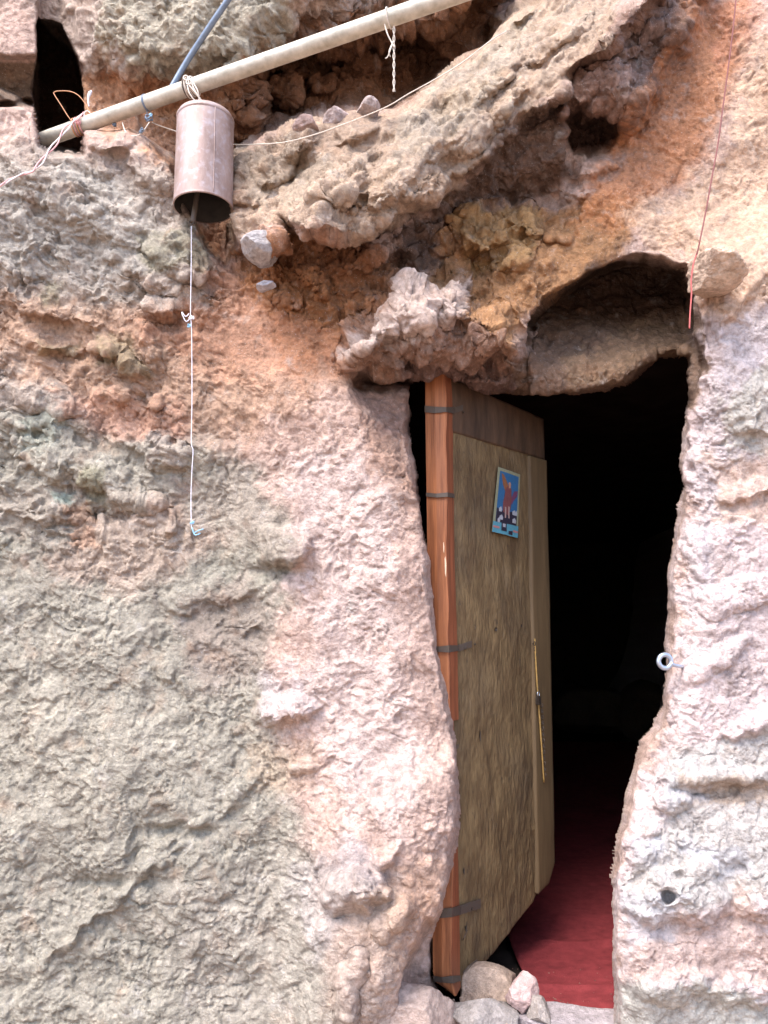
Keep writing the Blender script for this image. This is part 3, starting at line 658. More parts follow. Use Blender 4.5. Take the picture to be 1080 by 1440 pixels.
tag(pstone(812, 1452, 2.32, 190, 78, 0.26, 21, (196,184,186), cuts=8, rough_=.05, sub=6), 'wide grey slab forming the sill along the front of the red carpet', 'stone', 'loose stones on the doorway sill')
tag(pstone(757, 1424, 2.30, 38, 42, 0.10, 27, (190,178,170), cuts=8, rough_=.05), 'small grey pointed stone at the left end of the sill slab', 'stone', 'loose stones on the doorway sill')
tag(pstone(560, 1468, 2.30, 250, 190, 0.40, 31, (222,196,182), cuts=14, rough_=.07, sub=6), 'large pinkish boulder below the orange door post', 'boulder')
def grit(name, n, fn, smin, smax, seed, colr):
    rs = np.random.RandomState(seed); vs = []; fs = []
    ico = [(0,0,1),(.9,0,.3),(.2,.85,.3),(-.75,.5,.3),(-.7,-.55,.3),(.25,-.85,.3),(.6,.5,-.5),(-.3,.75,-.5),(-.9,0,-.4),(-.2,-.8,-.5),(.7,-.5,-.5),(0,0,-.8)]
    tf = [(0,1,2),(0,2,3),(0,3,4),(0,4,5),(0,5,1),(1,6,2),(2,7,3),(3,8,4),(4,9,5),(5,10,1),(2,6,7),(3,7,8),(4,8,9),(5,9,10),(1,10,6),(6,11,7),(7,11,8),(8,11,9),(9,11,10),(10,11,6)]
    for k in range(n):
        c_ = fn(rs); s_ = smin+(smax-smin)*rs.rand()**3; a = rs.rand()*6.28; sc = rs.uniform(.6, 1.2, 3)
        b0_ = len(vs)
        for v in ico:
            j = rs.uniform(.8, 1.2); x, y, z = [v[i]*sc[i]*j*s_ for i in range(3)]
            vs.append((c_[0]+x*math.cos(a)-y*math.sin(a), c_[1]+x*math.sin(a)+y*math.cos(a), c_[2]+z*.7))
        fs += [tuple(b0_+i for i in t) for t in tf]
    me = bpy.data.meshes.new(name); me.from_pydata(vs, [], fs)
    at = me.attributes.new('rock', 'FLOAT_COLOR', 'POINT'); cc = np.ones((len(vs), 4), np.float32)
    cc[:, :3] = np.array(srgb(*colr, K)); cc[:, :3] *= np.repeat(rs.uniform(.6, 1.3, n), 12)[:, None]; at.data.foreach_set('color', cc.ravel())
    o = link(name, me, M['rock'], None, False); tag(o, kind='stuff'); return o
def gsill(rs):
    px = rs.uniform(650, 868); Y_ = rs.uniform(2.36, 2.60); return (W(px, 1400, Y_).x, Y_, FLOOR+0.012)
tag(grit('grit', 90, lambda rs: (rs.uniform(.28, .80), 2.40+0.26*rs.rand()**2, FLOOR+.012), .0008, .004, 4, (150,110,100)), 'crumbs of pale grit scattered along the front edge of the red carpet', 'grit')
sp_ = W(705, 1425, 2.32)
tag(grit('pebbles', 90, lambda rs: (sp_.x+rs.uniform(-.16, .12), 2.30+rs.uniform(-.05, .14), sp_.z+rs.uniform(-.03, .01)), .004, .014, 9, (196,170,152)), 'small pebbles packed between the sill stones', 'pebbles')
# inside, in the gloom
for (px, py, Y_, wp, hp, sd, lb) in [(832,1000,8.2,112,82,5,'large rounded dark stone on the cave floor, left of the pair in the gloom'),(915,1000,8.0,90,96,6,'rounded dark stone beside the right doorway edge deep inside the cave')]:
    tag(pstone(px, py, Y_, wp, hp, 0.6, sd, (112,92,78), cuts=5, sub=4), lb, 'stone', 'dark stones inside the cave')
# stones bedded in or lying on the cliff
tag(pstone(368, 350, 2.20, 78, 42, 0.16, 41, (206,198,196), tilt=0.35), 'blue grey stone bedded in the rock below right of the bell', 'stone', 'stones bedded in the rock')
tag(pstone(374, 403, 2.25, 30, 9, 0.08, 45, (222,220,230), tilt=0.15), 'small flat whitish stone chip below the blue grey one', 'stone', 'stones bedded in the rock')
tag(pstone(433, 182, 2.30, 44, 28, 0.12, 47, (226,196,186)), 'pink stone on the ledge behind the pale cord, nearest the bell', 'stone', 'stones on the ledge behind the cord')
tag(pstone(474, 166, 2.32, 44, 30, 0.12, 48, (228,206,200), tilt=0.3), 'white topped stone in the middle of the ledge behind the cord', 'stone', 'stones on the ledge behind the cord')
tag(pstone(517, 158, 2.32, 40, 30, 0.12, 49, (216,196,190), tilt=0.3), 'pale stone on the ledge directly left of the hanging frayed rope', 'stone', 'stones on the ledge behind the cord')
tag(pstone(1002, 387, 2.13, 88, 56, 0.24, 53, (244,212,186), tilt=-0.15, rough_=.12, sub=6, cuts=5), 'pale jutting stone at the top of the right door jamb', 'stone')

# ------------------------------------------------------------ DOOR
YH, YF = 2.45, 2.45/0.861
A = W(643, 900, YH); Bf = W(771, 900, YF)
dx, dy = Bf.x-A.x, Bf.y-A.y; LD = math.hypot(dx, dy); D = Vector((dx/LD, dy/LD, 0)); NRM = Vector((D.y, -D.x, 0))   # NRM faces the viewer's side
if NRM.y > 0: NRM = -NRM
O = Vector((A.x, A.y, 0))
def on_door(px, py, off=0.0):
    """(s, z) on the door's face where photo pixel px,py meets it"""
    r = Vector(ray(px, py)); o = Vector((0, 0, CAMZ)); pl = O+NRM*off
    t = (pl-o).dot(NRM)/r.dot(NRM); p = o+r*t
    return (p-O).dot(D), p.z
def dpt(s, z, off=0.0): return O+D*s+NRM*off+Vector((0, 0, z))
door = empty('cave_door', (A.x, A.y, FLOOR))
tag(door, 'old wooden cave door standing ajar with an orange pivot post and grey board', 'door')
def board(name, s0, s1, top, bot, th, mat, rough_, seed, off=0.0, ns=50, nz=220, par=door):
    """one plank as a closed slab, its edges following top(s), bot(s)"""
    S = np.linspace(0, 1, ns); Tt = np.linspace(0, 1, nz); vs = []
    SS, TT = np.meshgrid(S, Tt)
    l = s0(TT) if callable(s0) else s0; r_ = s1(TT) if callable(s1) else s1
    s = l+(r_-l)*SS; zt = top(s); zb = bot(s); z = zt+(zb-zt)*TT
    def lay(o_, rg):
        p = np.stack([O.x+D.x*s+NRM.x*o_, O.y+D.y*s+NRM.y*o_, z], 2).reshape(-1, 3).astype(np.float32)
        sp = np.stack([s.ravel(), 0*s.ravel()+seed, z.ravel()], 1).astype(np.float32)
        n = fbm(sp, 6, 4, seed, 0.5, ani=(1.6, 1, 0.6))*0.006+fbm(sp, 40, 3, seed+4, 0.6, ani=(1.8, 1, 0.45))*0.0014
        e = np.minimum(np.minimum(SS, 1-SS)*(ns-1), np.minimum(TT, 1-TT)*(nz-1)).ravel()
        n = n*rg-0.002*np.exp(-e*0.8)
        return p+np.array([NRM.x, NRM.y, 0], np.float32)*n[:, None]
    f = lay(off, rough_); b = lay(off-th, 0.3)
    id_ = np.arange(ns*nz).reshape(nz, ns); m = ns*nz
    qf = np.stack([id_[:-1, :-1], id_[1:, :-1], id_[1:, 1:], id_[:-1, 1:]], 2).reshape(-1, 4)
    qb = qf[:, ::-1]+m
    loop = np.concatenate([id_[0, :-1], id_[:-1, -1], id_[-1, :0:-1], id_[:0:-1, 0]])
    l2 = np.roll(loop, -1); qs = np.stack([loop, l2, l2+m, loop+m], 1)
    return link(name, mesh_np(name, np.concatenate([f, b]), np.concatenate([qf, qb, qs])), mat, par)
def curve_sz(pix, off=0.0):
    pts = [on_door(a, b, off) for a, b in pix]; xs = [p[0] for p in pts]; zs = [p[1] for p in pts]
    return lambda s: np.interp(s, xs, zs)
s_l = on_door(643, 900)[0]; s_m = on_door(749, 900)[0]; s_r = on_door(771, 900)[0]
main_bot = curve_sz([(643,1396),(655,1384),(668,1372),(690,1345),(712,1318),(735,1290),(752,1268),(760,1250)])
main_top = curve_sz([(636,600),(700,622),(768,646)])
board('plank', s_l-0.03, lambda t: s_m+0.004*np.sin(t*19)+0.003*np.sin(t*47), main_top, main_bot, 0.03, M['board'], 1.6, 3.0, ns=90, nz=420)
rail_top = curve_sz([(630,530),(700,562),(770,592)]); rail_bot = curve_sz([(630,606),(700,627),(771,648)])
o = board('top_rail', s_l-0.05, s_r-0.002, rail_top, rail_bot, 0.03, M['board_red'], 0.8, 9.0, off=0.006, ns=50, nz=20)
st_bot = curve_sz([(748,1262),(764,1246),(768,1243),(776,1216),(780,1205)])
board('stile', s_m-0.012, s_r+0.0, curve_sz([(745,642),(772,650)]), st_bot, 0.03, M['stile'], 0.5, 14.0, off=0.012, ns=14, nz=260)
# knots, cracks and gouges in the grey board: small sunken scars
def scar(px, py, w_, h_, tilt=0):
    s, z = on_door(px, py, 0.003); bm = bmesh.new(); n = 14; c0 = bm.verts.new(dpt(s, z, -0.001))
    rg = [bm.verts.new(dpt(s+math.cos(2*math.pi*k/n)*w_*random.uniform(.6, 1.1)+math.sin(2*math.pi*k/n)*h_*tilt, z+math.sin(2*math.pi*k/n)*h_*random.uniform(.6, 1.1), 0.0045)) for k in range(n)]
    for k in range(n): bm.faces.new((c0, rg[k], rg[(k+1) % n]))
    me = bpy.data.meshes.new('knot'); bm.to_mesh(me); bm.free(); return link('knot', me, M['rustdark'], door, False)
for a in [(697,885,.010,.009),(667,882,.007,.010),(675,1035,.004,.02),(733,880,.005,.006),(652,1225,.004,.012),(655,1305,.004,.012)]: scar(*a)

# pivot post: two lengths of orange timber, five sided in plan
def post(name, rows, mat_front, mat_side, seed, nz=160):
    """rows: (py, left px, arris px, right px) down the post"""
    ys = [r[0] for r in rows]; vs = []; fs = []; mi = []
    pys = np.linspace(ys[0], ys[-1], nz); k6 = 7
    for i, py in enumerate(pys):
        l, a, r = [float(np.interp(py, ys, [q_[j] for q_ in rows])) for j in (1, 2, 3)]
        sp = np.array([[seed, 0, py/100.0]], np.float32)
        j1 = float(fbm(sp, 1.8, 3, seed)[0]); j2 = float(fbm(sp, 2.5, 3, seed+5)[0])
        p = [W(l, py, 2.405), W((l+a)/2, py, 2.385+0.001*j2), W(a-1.2+2.5*j1, py, 2.377), W(a+1.2+2.5*j1, py, 2.379), W(r+0.5*j2, py, 2.437), W(r-2, py, 2.475), W(l, py, 2.475)]
        zz = W(a, py, 2.39).z
        for q_ in p: q_.z = zz; vs.append(tuple(q_))
    for i in range(nz-1):
        for k in range(k6):
            k2 = (k+1) % k6; fs.append((i*k6+k, (i+1)*k6+k, (i+1)*k6+k2, i*k6+k2)); mi.append(1 if k in (3, 4, 5) else 0)
    fs.append(tuple(range(k6))); fs.append(tuple((nz-1)*k6+k for k in range(k6-1, -1, -1))); mi += [0, 0]
    me = bpy.data.meshes.new(name); me.from_pydata(vs, [], fs); me.materials.append(mat_front); me.materials.append(mat_side)
    me.polygons.foreach_set('material_index', mi)
    return link(name, me, None, door, False)
up_rows = [(508,598,622,636),(560,598,626,637),(640,599,627,637),(700,600,628,638),(780,601,627,639),(900,604,630,643),(1014,606,632,645)]
lo_rows = [(1016,606,630,638),(1100,607,634,640),(1200,607,638,644),(1290,608,634,646),(1370,609,634,647),(1384,612,636,647),(1398,634,640,648)]
tag(post('pivot_post', up_rows, M['post'], M['post_shaded'], 2.0), label='long upper orange length of the pivot post')
tag(post('pivot_post', lo_rows, M['post'], M['post_shaded'], 6.0), label='shorter lower length of the pivot post with a pointed foot')
def strap(py, h, ext=0, rows=up_rows, dy=0.0):
    ys = [r[0] for r in rows]; f = lambda q_, j: float(np.interp(q_, ys, [x[j] for x in rows]))
    vs = []; e = 0.004
    for k, q_ in enumerate((py, py+h)):
        l, a, r = f(q_, 1), f(q_, 2), f(q_, 3)
        jj = 0.8*math.sin(py+k*2)
        pts = [W(l-0.8, q_+jj, 2.400), W((l+a)/2, q_+1.5+jj, 2.381-e*.6), W(a+1.2, q_+1.0-jj, 2.372-e*.6), W(r+1.0, q_+2+dy+jj, 2.434-e)]
        if ext:
            s, z = on_door(r+2, q_+2+dy, .006); pts.append(dpt(s, z, .006)); s, z = on_door(r+ext, q_+dy*2-2, .006); pts.append(dpt(s, z, .006))
        vs += [tuple(p) for p in pts]
    n = len(vs)//2; me = bpy.data.meshes.new('strap'); me.from_pydata(vs, [], [(i, i+1, n+i+1, n+i) for i in range(n-1)])
    o = link('strap', me, M['strap'], door, False); md = o.modifiers.new('thickness', 'SOLIDIFY'); md.thickness = 0.0018; md.offset = 0
    return o
strap(571, 8, 14); strap(692, 6, 0); strap(907, 9, 20, dy=-2); strap(1276, 13, 30, lo_rows, dy=-5); strap(1372, 9, 0, lo_rows, dy=-3); strap(1048, 5, 6, lo_rows)
# sliver of paler bare wood where the arris has chipped
def chip(px, py, w_, h_):
    bm = bmesh.new(); pts = [(px-w_/2, py-h_*.4), (px, py-h_/2), (px+w_/2, py-h_*.1), (px+w_*.3, py+h_/2), (px-w_*.3, py+h_*.3)]
    f = [bm.verts.new(W(a, b, 2.3745)) for a, b in pts]; b_ = [bm.verts.new(W(a, b, 2.380)) for a, b in pts]
    bm.faces.new(f); 
    for i in range(5): bm.faces.new((f[i], b_[i], b_[(i+1) % 5], f[(i+1) % 5]))
    me = bpy.data.meshes.new('bare_chip'); bm.to_mesh(me); bm.free(); link('bare_chip', me, flat('bare_wood', (0.7, 0.5, 0.33)), door, False)
chip(626.5, 797, 2.6, 30); chip(624, 770, 1.6, 16)
# latch chain, padlock and ochre cord at the meeting of board and stile
def torus(name, c_, ax1, ax2, R1, r1, mat, par, s1=16, s2=8, squash=1.0):
    vs = []; fs = []; ax3 = ax1.cross(ax2)
    for i in range(s1):
        a = 2*math.pi*i/s1; dr = ax1*math.cos(a)+ax2*math.sin(a)*squash
        for j in range(s2):
            b = 2*math.pi*j/s2; vs.append(tuple(c_+dr*R1+(ax1*math.cos(a)+ax2*math.sin(a))*r1*math.cos(b)+ax3*r1*math.sin(b)))
    for i in range(s1):
        for j in range(s2):
            fs.append((i*s2+j, ((i+1) % s1)*s2+j, ((i+1) % s1)*s2+(j+1) % s2, i*s2+(j+1) % s2))
    me = bpy.data.meshes.new(name); me.from_pydata(vs, [], fs); return link(name, me, mat, par)
UPV = Vector((0, 0, 1))
dd_ = lambda px, py, off: dpt(*on_door(px, py, off), off)
lk = 0
for i in range(9):
    t = i/8; c_ = dd_(751.5+4.5*t, 905+62*t, 0.020); torus('chain_link', c_, UPV, D if i % 2 else NRM, 0.0065, 0.0017, M['rustdark'], door, 10, 6, 0.62)
for i in range(13):
    t = i/12; c_ = dd_(762+4.5*t, 992+98*t, 0.020); torus('chain_link', c_, UPV, D if i % 2 else NRM, 0.0065, 0.0015, M['strap'], door, 10, 6, 0.6)
tube('cord', [dd_(752, 898, .02), dd_(754, 940, .022), dd_(757, 985, .02), dd_(761, 1040, .021), dd_(765, 1100, .018)], 0.0030, M['yellow'], door)
def rbox(name, c_, ax, ay, az, sx, sy, sz, bev, mat, par):
    bm = bmesh.new(); bmesh.ops.create_cube(bm, size=1.0)
    for v in bm.verts: v.co = Vector((v.co.x*sx, v.co.y*sy, v.co.z*sz))
    bmesh.ops.bevel(bm, geom=bm.edges[:], offset=bev, segments=2, affect='EDGES')
    for v in bm.verts: v.co = c_+ax*v.co.x+ay*v.co.y+az*v.co.z
    me = bpy.data.meshes.new(name); bm.to_mesh(me); bm.free(); return link(name, me, mat, par, False)
pk = rbox('padlock', dd_(757, 985, .028), D, NRM, UPV, .020, .014, .030, .003, M['rustdark'], door)
torus('shackle', dd_(757, 976, .028), D, UPV, 0.007, 0.0018, M['zinc'], pk, 16, 8)
for a in [(750,905),(757,907),(652,580),(655,912),(668,906),(664,1278)]:
    torus('nail_head', dd_(*a, .010), D, UPV, 0.0015, 0.0022, M['rustdark'], door, 8, 6)
tube('bent_nail', [dd_(651,1322,.004), dd_(653,1318,.02), dd_(657,1308,.012)], .0015, M['strap'], door)
tube('bent_nail', [dd_(651,1368,.004), dd_(660,1358,.014), dd_(671,1350,.010)], .0018, M['strap'], door)

# picture card stuck on the board
card = empty('picture_card', dd_(710, 705, 0.006))
tag(card, 'small tall picture card of a red winged figure on blue, stuck to the door board', 'picture')
CO = [on_door(*p) for p in ((697,657),(728,668),(724,757),(688,748))]
def cp(u, v, off):
    s = (CO[0][0]*(1-u)+CO[1][0]*u)*(1-v)+(CO[3][0]*(1-u)+CO[2][0]*u)*v; z = (CO[0][1]*(1-u)+CO[1][1]*u)*(1-v)+(CO[3][1]*(1-u)+CO[2][1]*u)*v
    return dpt(s, z, off+0.003*math.sin(u*3.1)*0.6)
def cpoly(name, pts, off, mat):
    me = bpy.data.meshes.new(name); vs = []; fs = []
    # fan with subdivisions so that it follows the card's slight bow
    cx = sum(p[0] for p in pts)/len(pts); cy = sum(p[1] for p in pts)/len(pts); vs.append(tuple(cp(cx, cy, off)))
    bd = []
    for i in range(len(pts)):
        a, b = pts[i], pts[(i+1) % len(pts)]
        for k in range(4): bd.append((a[0]+(b[0]-a[0])*k/4, a[1]+(b[1]-a[1])*k/4))
    for u, v in bd: vs.append(tuple(cp(u, v, off)))
    n = len(bd); fs = [(0, i+1, (i+1) % n+1) for i in range(n)]
    me.from_pydata(vs, [], fs); o = link(name, me, mat, card, False); md = o.modifiers.new('t', 'SOLIDIFY'); md.thickness = 0.0004; md.offset = 0; return o
b0 = 0.010
cpoly('paper', [(0,0),(1,0),(1,1),(0,1)], b0, flat('card_border', (0.25, 0.25, 0.16)))
cpoly('blue_sky', [(.09,.05),(.92,.05),(.92,.80),(.09,.80)], b0+.0008, flat('card_blue', (0.035, 0.12, 0.25)))
red = flat('card_red', (0.17, 0.06, 0.06)); dk = flat('card_dark', (0.03, 0.025, 0.04)); wt = flat('card_white', (0.36, 0.37, 0.40)); tq = flat('card_turquoise', (0.09, 0.27, 0.34))
cpoly('dark_ground', [(.09,.62),(.4,.66),(.92,.60),(.92,.84),(.09,.84)], b0+.0013, dk)
cpoly('wing', [(.15,.08),(.26,.10),(.48,.25),(.50,.34),(.38,.36),(.24,.24)], b0+.0016, flat('card_wing', (0.24, 0.10, 0.05)))
cpoly('wing', [(.62,.44),(.74,.30),(.90,.28),(.88,.36),(.72,.46),(.66,.52)], b0+.0017, flat('card_wing2', (0.15, 0.05, 0.10)))
cpoly('robe', [(.36,.30),(.48,.24),(.60,.28),(.64,.44),(.62,.58),(.55,.70),(.32,.66),(.30,.52),(.34,.42)], b0+.0021, red)
cpoly('head', [(.46,.20),(.52,.18),(.57,.21),(.56,.27),(.49,.28)], b0+.0025, flat('card_skin', (0.42, 0.22, 0.15)))
cpoly('leg', [(.38,.58),(.44,.58),(.46,.74),(.41,.75)], b0+.0025, flat('card_leg', (0.36, 0.25, 0.22))); cpoly('leg', [(.52,.56),(.57,.56),(.60,.74),(.55,.74)], b0+.0025, flat('card_leg2', (0.36, 0.25, 0.22)))
for u, v, ww in [(.16,.62,.12),(.70,.62,.16),(.20,.74,.14),(.72,.74,.16),(.84,.62,.07),(.14,.79,.1)]:
    cpoly('pale_rock', [(u,v),(u+ww*.6,v-.03),(u+ww,v+.01),(u+ww*.9,v+.05),(u+.01,v+.05)], b0+.0028, wt)
cpoly('lower_strip', [(0,.84),(1,.82),(1,1),(0,1)], b0+.0019, tq)
cpoly('strip_mark', [(.01,.90),(.24,.90),(.24,.93),(.01,.93)], b0+.0025, flat('card_pink', (0.4, 0.18, 0.17))); cpoly('strip_mark', [(.78,.90),(.99,.90),(.99,.93),(.78,.93)], b0+.0025, flat('card_pink2', (0.4, 0.18, 0.17)))
cpoly('strip_mark', [(.30,.83),(.50,.83),(.52,.95),(.32,.95)], b0+.0025, dk); cpoly('strip_mark', [(.35,.84),(.46,.84),(.46,.89),(.36,.89)], b0+.003, wt); cpoly('strip_mark', [(.60,.93),(.76,.92),(.76,.98),(.60,.98)], b0+.0025, dk)

# ------------------------------------------------------------ PIPE, CONDUIT, BELL
Yp = lambda px: 1/np.interp(px, [40, 640], [1/2.50, 1/2.02])
pc = lambda px: 196-(px-56)*(196-4)/(606-56)+1.0     # centre line of the pipe
pr = 0.0235
ptube = tube('long_pipe', [W(-10, pc(-10)+2, 2.56), W(200, pc(200), Yp(200)), W(400, pc(400), Yp(400)), W(640, pc(640), Yp(640)), W(900, pc(900), 1.86)], pr, M['pipe'], seg=32, res=10)
tag(ptube, 'pale galvanised pipe running slantwise across the rock with the bell hanging from it', 'pipe')
def band(px, width, rad, mat, par, name='band'):
    a = W(px-width/2, pc(px-width/2), float(Yp(px-width/2))); b = W(px+width/2, pc(px+width/2), float(Yp(px+width/2)))
    return tube(name, [a, b], rad, mat, par, seg=24, res=2)
band(206, 2.2, pr+.0018, M['conduit'], ptube, 'wire_band')
cd = tube('thin_conduit', [W(236, 133, 2.345), W(262, 88, 2.335), W(296, 36, 2.29), W(330, -14, 2.25), W(420, -150, 2.14)], 0.0092, M['conduit'], seg=16)
tag(cd, 'thin blue grey conduit rising to the top edge from behind the pale pipe', 'conduit')

YB = float(Yp(268))-0.0
bc = W(286, 292, YB); br = px2m(44, YB)*0.985
topz = W(284, 166, YB).z; bh = topz-bc.z
bell = empty('bell', (bc.x, bc.y, bc.z)); tag(bell, 'rusty cylindrical metal bell made from a cut gas bottle hanging from the pipe', 'bell')
def lathe(name, prof, c_, mat, par, seg=72):
    vs = []; fs = []; n = len(prof)
    for i, (r_, z) in enumerate(prof):
        for k in range(seg):
            a = 2*math.pi*k/seg; vs.append((c_.x+r_*math.cos(a), c_.y+r_*math.sin(a), c_.z+z))
    for i in range(n-1):
        for k in range(seg): fs.append((i*seg+k, i*seg+(k+1) % seg, (i+1)*seg+(k+1) % seg, (i+1)*seg+k))
    me = bpy.data.meshes.new(name); me.from_pydata(vs, [], fs); return link(name, me, mat, par)
lathe('shell', [(br, 0), (br*1.004, .004), (br*.995, .03), (br*.985, bh*.3), (br*.975, bh*.6), (br*.965, bh*.9), (br*.96, bh-.012), (br*.92, bh-.003)], bc, M['bell'], bell)
lathe('inner_wall', [(br*.985, .0), (br*.965, .002), (br*.95, bh*.5), (br*.93, bh-.02), (0.0005, bh-.02)], bc, M['bellin'], bell)
lathe('rim', [(br*.97, -.0015), (br*1.008, -.002), (br*1.012, .003), (br*1.0, .006)], bc, M['bell'], bell)
lathe('top_cap', [(br*.965, bh-.016), (br*.985, bh-.014), (br*.985, bh-.008), (br*.94, bh-.004), (br*.93, bh+.001), (br*.55, bh+.007), (0.0005, bh+.009)], bc, M['bell'], bell)
sa = math.radians(-58); sp = lambda z, k=1.0: Vector((bc.x+br*k*math.cos(sa), bc.y+br*k*math.sin(sa), bc.z+z))
tube('seam', [sp(.006), sp(bh*.5, .983), sp(bh-.014, .965)], .0016, M['bell'], bell, seg=6)
c0 = Vector((bc.x, bc.y, bc.z+bh*.75)); tipc = W(271, 313, YB-.01)
tube('clapper', [c0, (c0*0.4+tipc*0.6), tipc], [.004, .0075, .0085], M['strap'], bell, seg=12)
torus('clapper_eye', tipc+Vector((-.003, -.004, -.002)), Vector((1, 0, 0)), UPV, .007, .0022, M['rustdark'], bell)
# wire knot that holds it on the pipe
hk = W(268, pc(268), YB); pax = (W(300, pc(300), float(Yp(300)))-W(240, pc(240), float(Yp(240)))).normalized()
e1 = pax.cross(UPV).normalized(); e2 = pax.cross(e1).normalized()
hang = empty('hanging_wire', hk); tag(hang, 'pale twisted wire loops tying the bell to the pipe', 'wire')
for k in range(6):
    oc = hk+pax*(k-2.5)*0.0052; sk = 0.12*math.sin(k*2.1)
    torus('wire_loop', oc, (e1+pax*sk).normalized(), (e2-pax*sk*.6).normalized(), pr+.0032+.001*(k % 2), .0022, M['cord'] if k % 3 else M['strap'], hang, 28, 6)
topc = Vector((bc.x, bc.y, bc.z+bh+.008))
for k in range(4):
    a = hk+Vector((random.uniform(-.012, .012), -pr-.004, random.uniform(-.01, .01)))
    tube('twisted_strand', [a, a*0.6+topc*0.4+Vector((random.uniform(-.012, .012), -.012, .0)), a*0.25+topc*0.75+Vector((random.uniform(-.01, .01), -.006, 0)), topc+Vector((random.uniform(-.008, .008), 0, -.002))], .0022, M['cord'], hang, seg=7)
torus('knot_loop', hk+Vector((.002, -pr-.006, -.004)), Vector((1, 0, 0)), UPV, .008, .0025, M['cord'], hang, 14, 6)
torus('knot_loop', hk+Vector((-.008, -pr-.006, .010)), Vector((1, 0, 0)), UPV, .007, .0023, M['cord'], hang, 14, 6)
torus('cap_eye', topc+Vector((0, 0, .004)), Vector((1, 0, 0)), UPV, .009, .003, M['bell'], bell, 14, 8)

# pull string
sy = YB-.014
ps = [(269,318),(269,360),(268.5,400),(268,440),(269.5,470),(270,560),(269,620),(271.5,634),(270,660),(268.5,700),(269,735),(269.5,742)]
pull = empty('bell_string', W(269, 742, sy)); tag(pull, 'thin white pull string hanging from the bell clapper down the left wall', 'string')
tube('strand', [W(a, b, sy) for a, b in ps], .0012, M['string'], pull, seg=6)
def knot(px, py, Y_, sc, mat, par, n=14, seed=1):
    rs = random.Random(seed); c_ = W(px, py, Y_)
    tube('knot', [c_+Vector((rs.uniform(-1, 1), rs.uniform(-.6, .6), rs.uniform(-1, 1)))*sc for _ in range(n)], .0016, mat, par, seg=6, res=5)
knot(269, 446, sy, .007, M['string'], pull, seed=2)
tube('string_tail', [W(269, 446, sy), W(262, 452, sy), W(257, 444, sy), W(256, 439, sy), W(261, 445, sy-.003), W(266, 441, sy)], .0014, M['string'], pull, seg=6)
knot(266, 458, sy, .005, M['blue'], pull, seed=3)
knot(270, 735, sy, .006, M['blue'], pull, seed=4)
tube('string_tail', [W(270, 742, sy), W(273, 749, sy), W(279, 746, sy-.004), W(286, 744, sy)], .002, M['blue'], pull, seg=6)
tube('string_tail', [W(270, 742, sy), W(274, 752, sy-.003), W(282, 750, sy)], .0018, M['blue'], pull, seg=6)

# cord from behind the bell across the ledge
def cpy(px): return float(np.interp(px, [326,345,400,440,480,540,560,600,640,670,690,705], [203,204,200,190,176,152,140,118,96,72,57,48]))
cdp = [326,360,400,440,480,540,575,610,650,690]
yc_ = lambda px: float(np.interp(px, [326,400,540,690], [2.38,2.22,2.08,2.02]))
cc = tube('pale_cord', [W(214, 172, 2.38), W(228, 178, 2.40), W(290, 198, 2.40)]+[W(p, cpy(p), yc_(p)) for p in cdp]+[W(712, 44, 2.10)], .0015, M['cord'], seg=8)
tag(cc, 'pale thin cord stretched along the ledge from behind the bell up to the right', 'cord')
fr = empty('frayed_rope', W(553, 30, float(Yp(553)))); tag(fr, 'short frayed rope hanging down from the pipe in front of the dark hollow', 'rope')
yr = float(Yp(553))
for k in range(2):
    tube('strand', [W(554+1.3*math.sin(i*1.25+k*3.14), 36+i*4.9, yr-.002*math.cos(i*1.25+k*3.14)) for i in range(20)], .0013, M['cord'], fr, seg=6)
tube('strand', [W(541,34,yr), W(545,48,yr-.003), W(550,58,yr), W(554,66,yr-.004)], .002, M['cord'], fr, seg=6)
tube('strand', [W(553,58,yr-.003), W(549,70,yr-.004), W(545,80,yr), W(542,82,yr)], .0015, M['cord'], fr, seg=6)
tube('strand', [W(552,60,yr), W(547,72,yr-.004), W(549,80,yr)], .0012, M['cord'], fr, seg=6)
torus('rope_loop', W(547, pc(547), yr), e1, e2, pr+.003, .002, M['cord'], fr, 24, 6)

# twisted electric wires tied round the left end of the pipe
tw = empty('twisted_wire', W(104, 180, 2.2)); tag(tw, 'pink and white twisted electric wires knotted round the left end of the pipe', 'wire')
path = [(-20,272,2.12),(0,262,2.13),(15,252,2.14),(32,245,2.15),(46,241,2.16),(58,228,2.17),(68,214,2.18),(80,200,2.20),(90,184,2.25),(100,174,2.33),(110,166,2.40),(118,158,2.41)]
def twist(ph, mat):
    pts = []
    for i in range((len(path)-1)*4+1):
        t = i/4; j = min(int(t), len(path)-2); f = t-j; a, b = path[j], path[j+1]
        x, y, Y_ = [a[m]+(b[m]-a[m])*f for m in range(3)]
        am = 2.6 if 4 < t < 9.5 else 1.2
        pts.append(W(x+am*math.cos(t*1.9+ph)*.8, y+am*math.cos(t*1.9+ph)*.6, Y_-.004*math.sin(t*1.9+ph)))
    tube('strand', pts, .0021, mat, tw, seg=7, res=3)
twist(0, M['pinkwire']); twist(math.pi, M['whitewire'])
yw = float(Yp(110))-.03
tube('wire_loop', [W(104,174,yw), W(96,164,yw), W(86,148,yw), W(77,134,yw), W(76,130,yw), W(82,128,yw), W(98,128.5,yw), W(110,134,yw), W(120,146,yw), W(126,158,yw), W(122,163,yw)], .0014, M['orangewire'], tw, seg=7)
for k in range(4):
    pxk = 106+k*3.4; torus('wire_coil', W(pxk, pc(pxk), float(Yp(pxk))), (e1+pax*.2).normalized(), e2, pr+.0028, .0022, M['pinkwire'] if k % 2 else M['orangewire'], tw, 24, 6)
knot(110, 172, yw-.0, .008, M['pinkwire'], tw, seed=8)
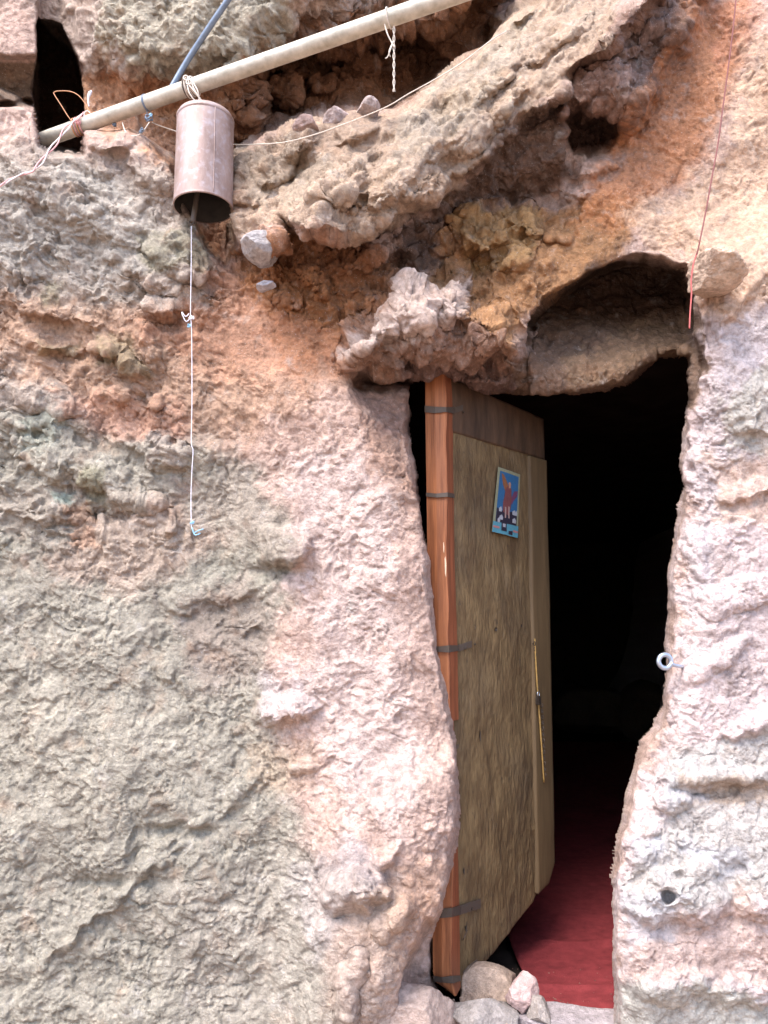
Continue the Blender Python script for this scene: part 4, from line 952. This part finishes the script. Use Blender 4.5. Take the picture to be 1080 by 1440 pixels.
tube('wire_loop', [W(118,164,yw), W(119,158,yw), W(123,156,yw), W(127,159,yw)], .0017, M['whitewire'], tw, seg=6)
tube('bare_end', [W(125,150,2.42), W(124,140,2.42), W(126,132,2.42), W(129,128,2.42)], [.002, .003, .006, .003], M['string'], tw, seg=8)
# blue grey wire ties under the pipe
wt_ = empty('wire_tie', W(200, 178, 2.36)); tag(wt_, 'blue grey wire ties knotted on the rock below the pipe left of the bell', 'wire')
knot(209, 166, 2.34, .011, M['conduit'], wt_, 18, 5); knot(211, 162, 2.33, .006, M['blue'], wt_, 10, 15); knot(161, 176, 2.40, .009, M['conduit'], wt_, 14, 6); knot(200, 184, 2.33, .009, M['conduit'], wt_, 14, 7)
tube('loop', [W(207, 160, 2.34), W(205, 145, 2.36), W(206, 132, 2.36)], .0015, M['conduit'], wt_, seg=6)
tube('loop', [W(172, 172, 2.38), W(176, 184, 2.35), W(184, 191, 2.33), W(198, 188, 2.33), W(210, 172, 2.33)], .0017, M['cord'], wt_, seg=6)

# long maroon wire at right
mw = empty('hanging_wire', W(1000, 200, 2.2)); tag(mw, 'dark red thin wire hanging down the right rock face to the door jamb', 'wire')
yy_ = lambda py: float(np.interp(py, [-20, 200, 340, 400, 470], [2.10, 2.04, 1.98, 2.0, 2.05]))
tube('strand', [W(a, b, yy_(b)) for a, b in [(1037,-30),(1033,20),(1026,80),(1018,140),(1010,200),(1001,250),(993,295),(985,335),(980,358)]], .0020, M['darkwire'], mw, seg=7)
tube('strand', [W(a, b, 2.03) for a, b in [(980,356),(975,372),(972,395),(972.5,412),(970.5,440),(969.5,462)]], .0021, M['redwire'], mw, seg=7)

# eye bolt in the jamb
eb = empty('eye_bolt', W(960, 936, 2.20)); tag(eb, 'shiny zinc eye bolt screwed into the right door jamb', 'bolt')
rc = W(935, 930, 2.17); q1 = Vector((1, 0.15, 0)).normalized()
torus('ring', rc, q1, UPV, px2m(9.3, 2.17), px2m(3.3, 2.17), M['zinc'], eb, 40, 14)
tube('shank', [W(943, 933, 2.17), W(950, 936, 2.175), W(958, 937, 2.185), W(966, 938, 2.26)], [px2m(3.0, 2.1), px2m(2.7, 2.1), px2m(2.6, 2.1), px2m(2.6, 2.1)], M['zinc'], eb, seg=14)
print('cliff verts', len(Vk), 'floor', FLOOR)
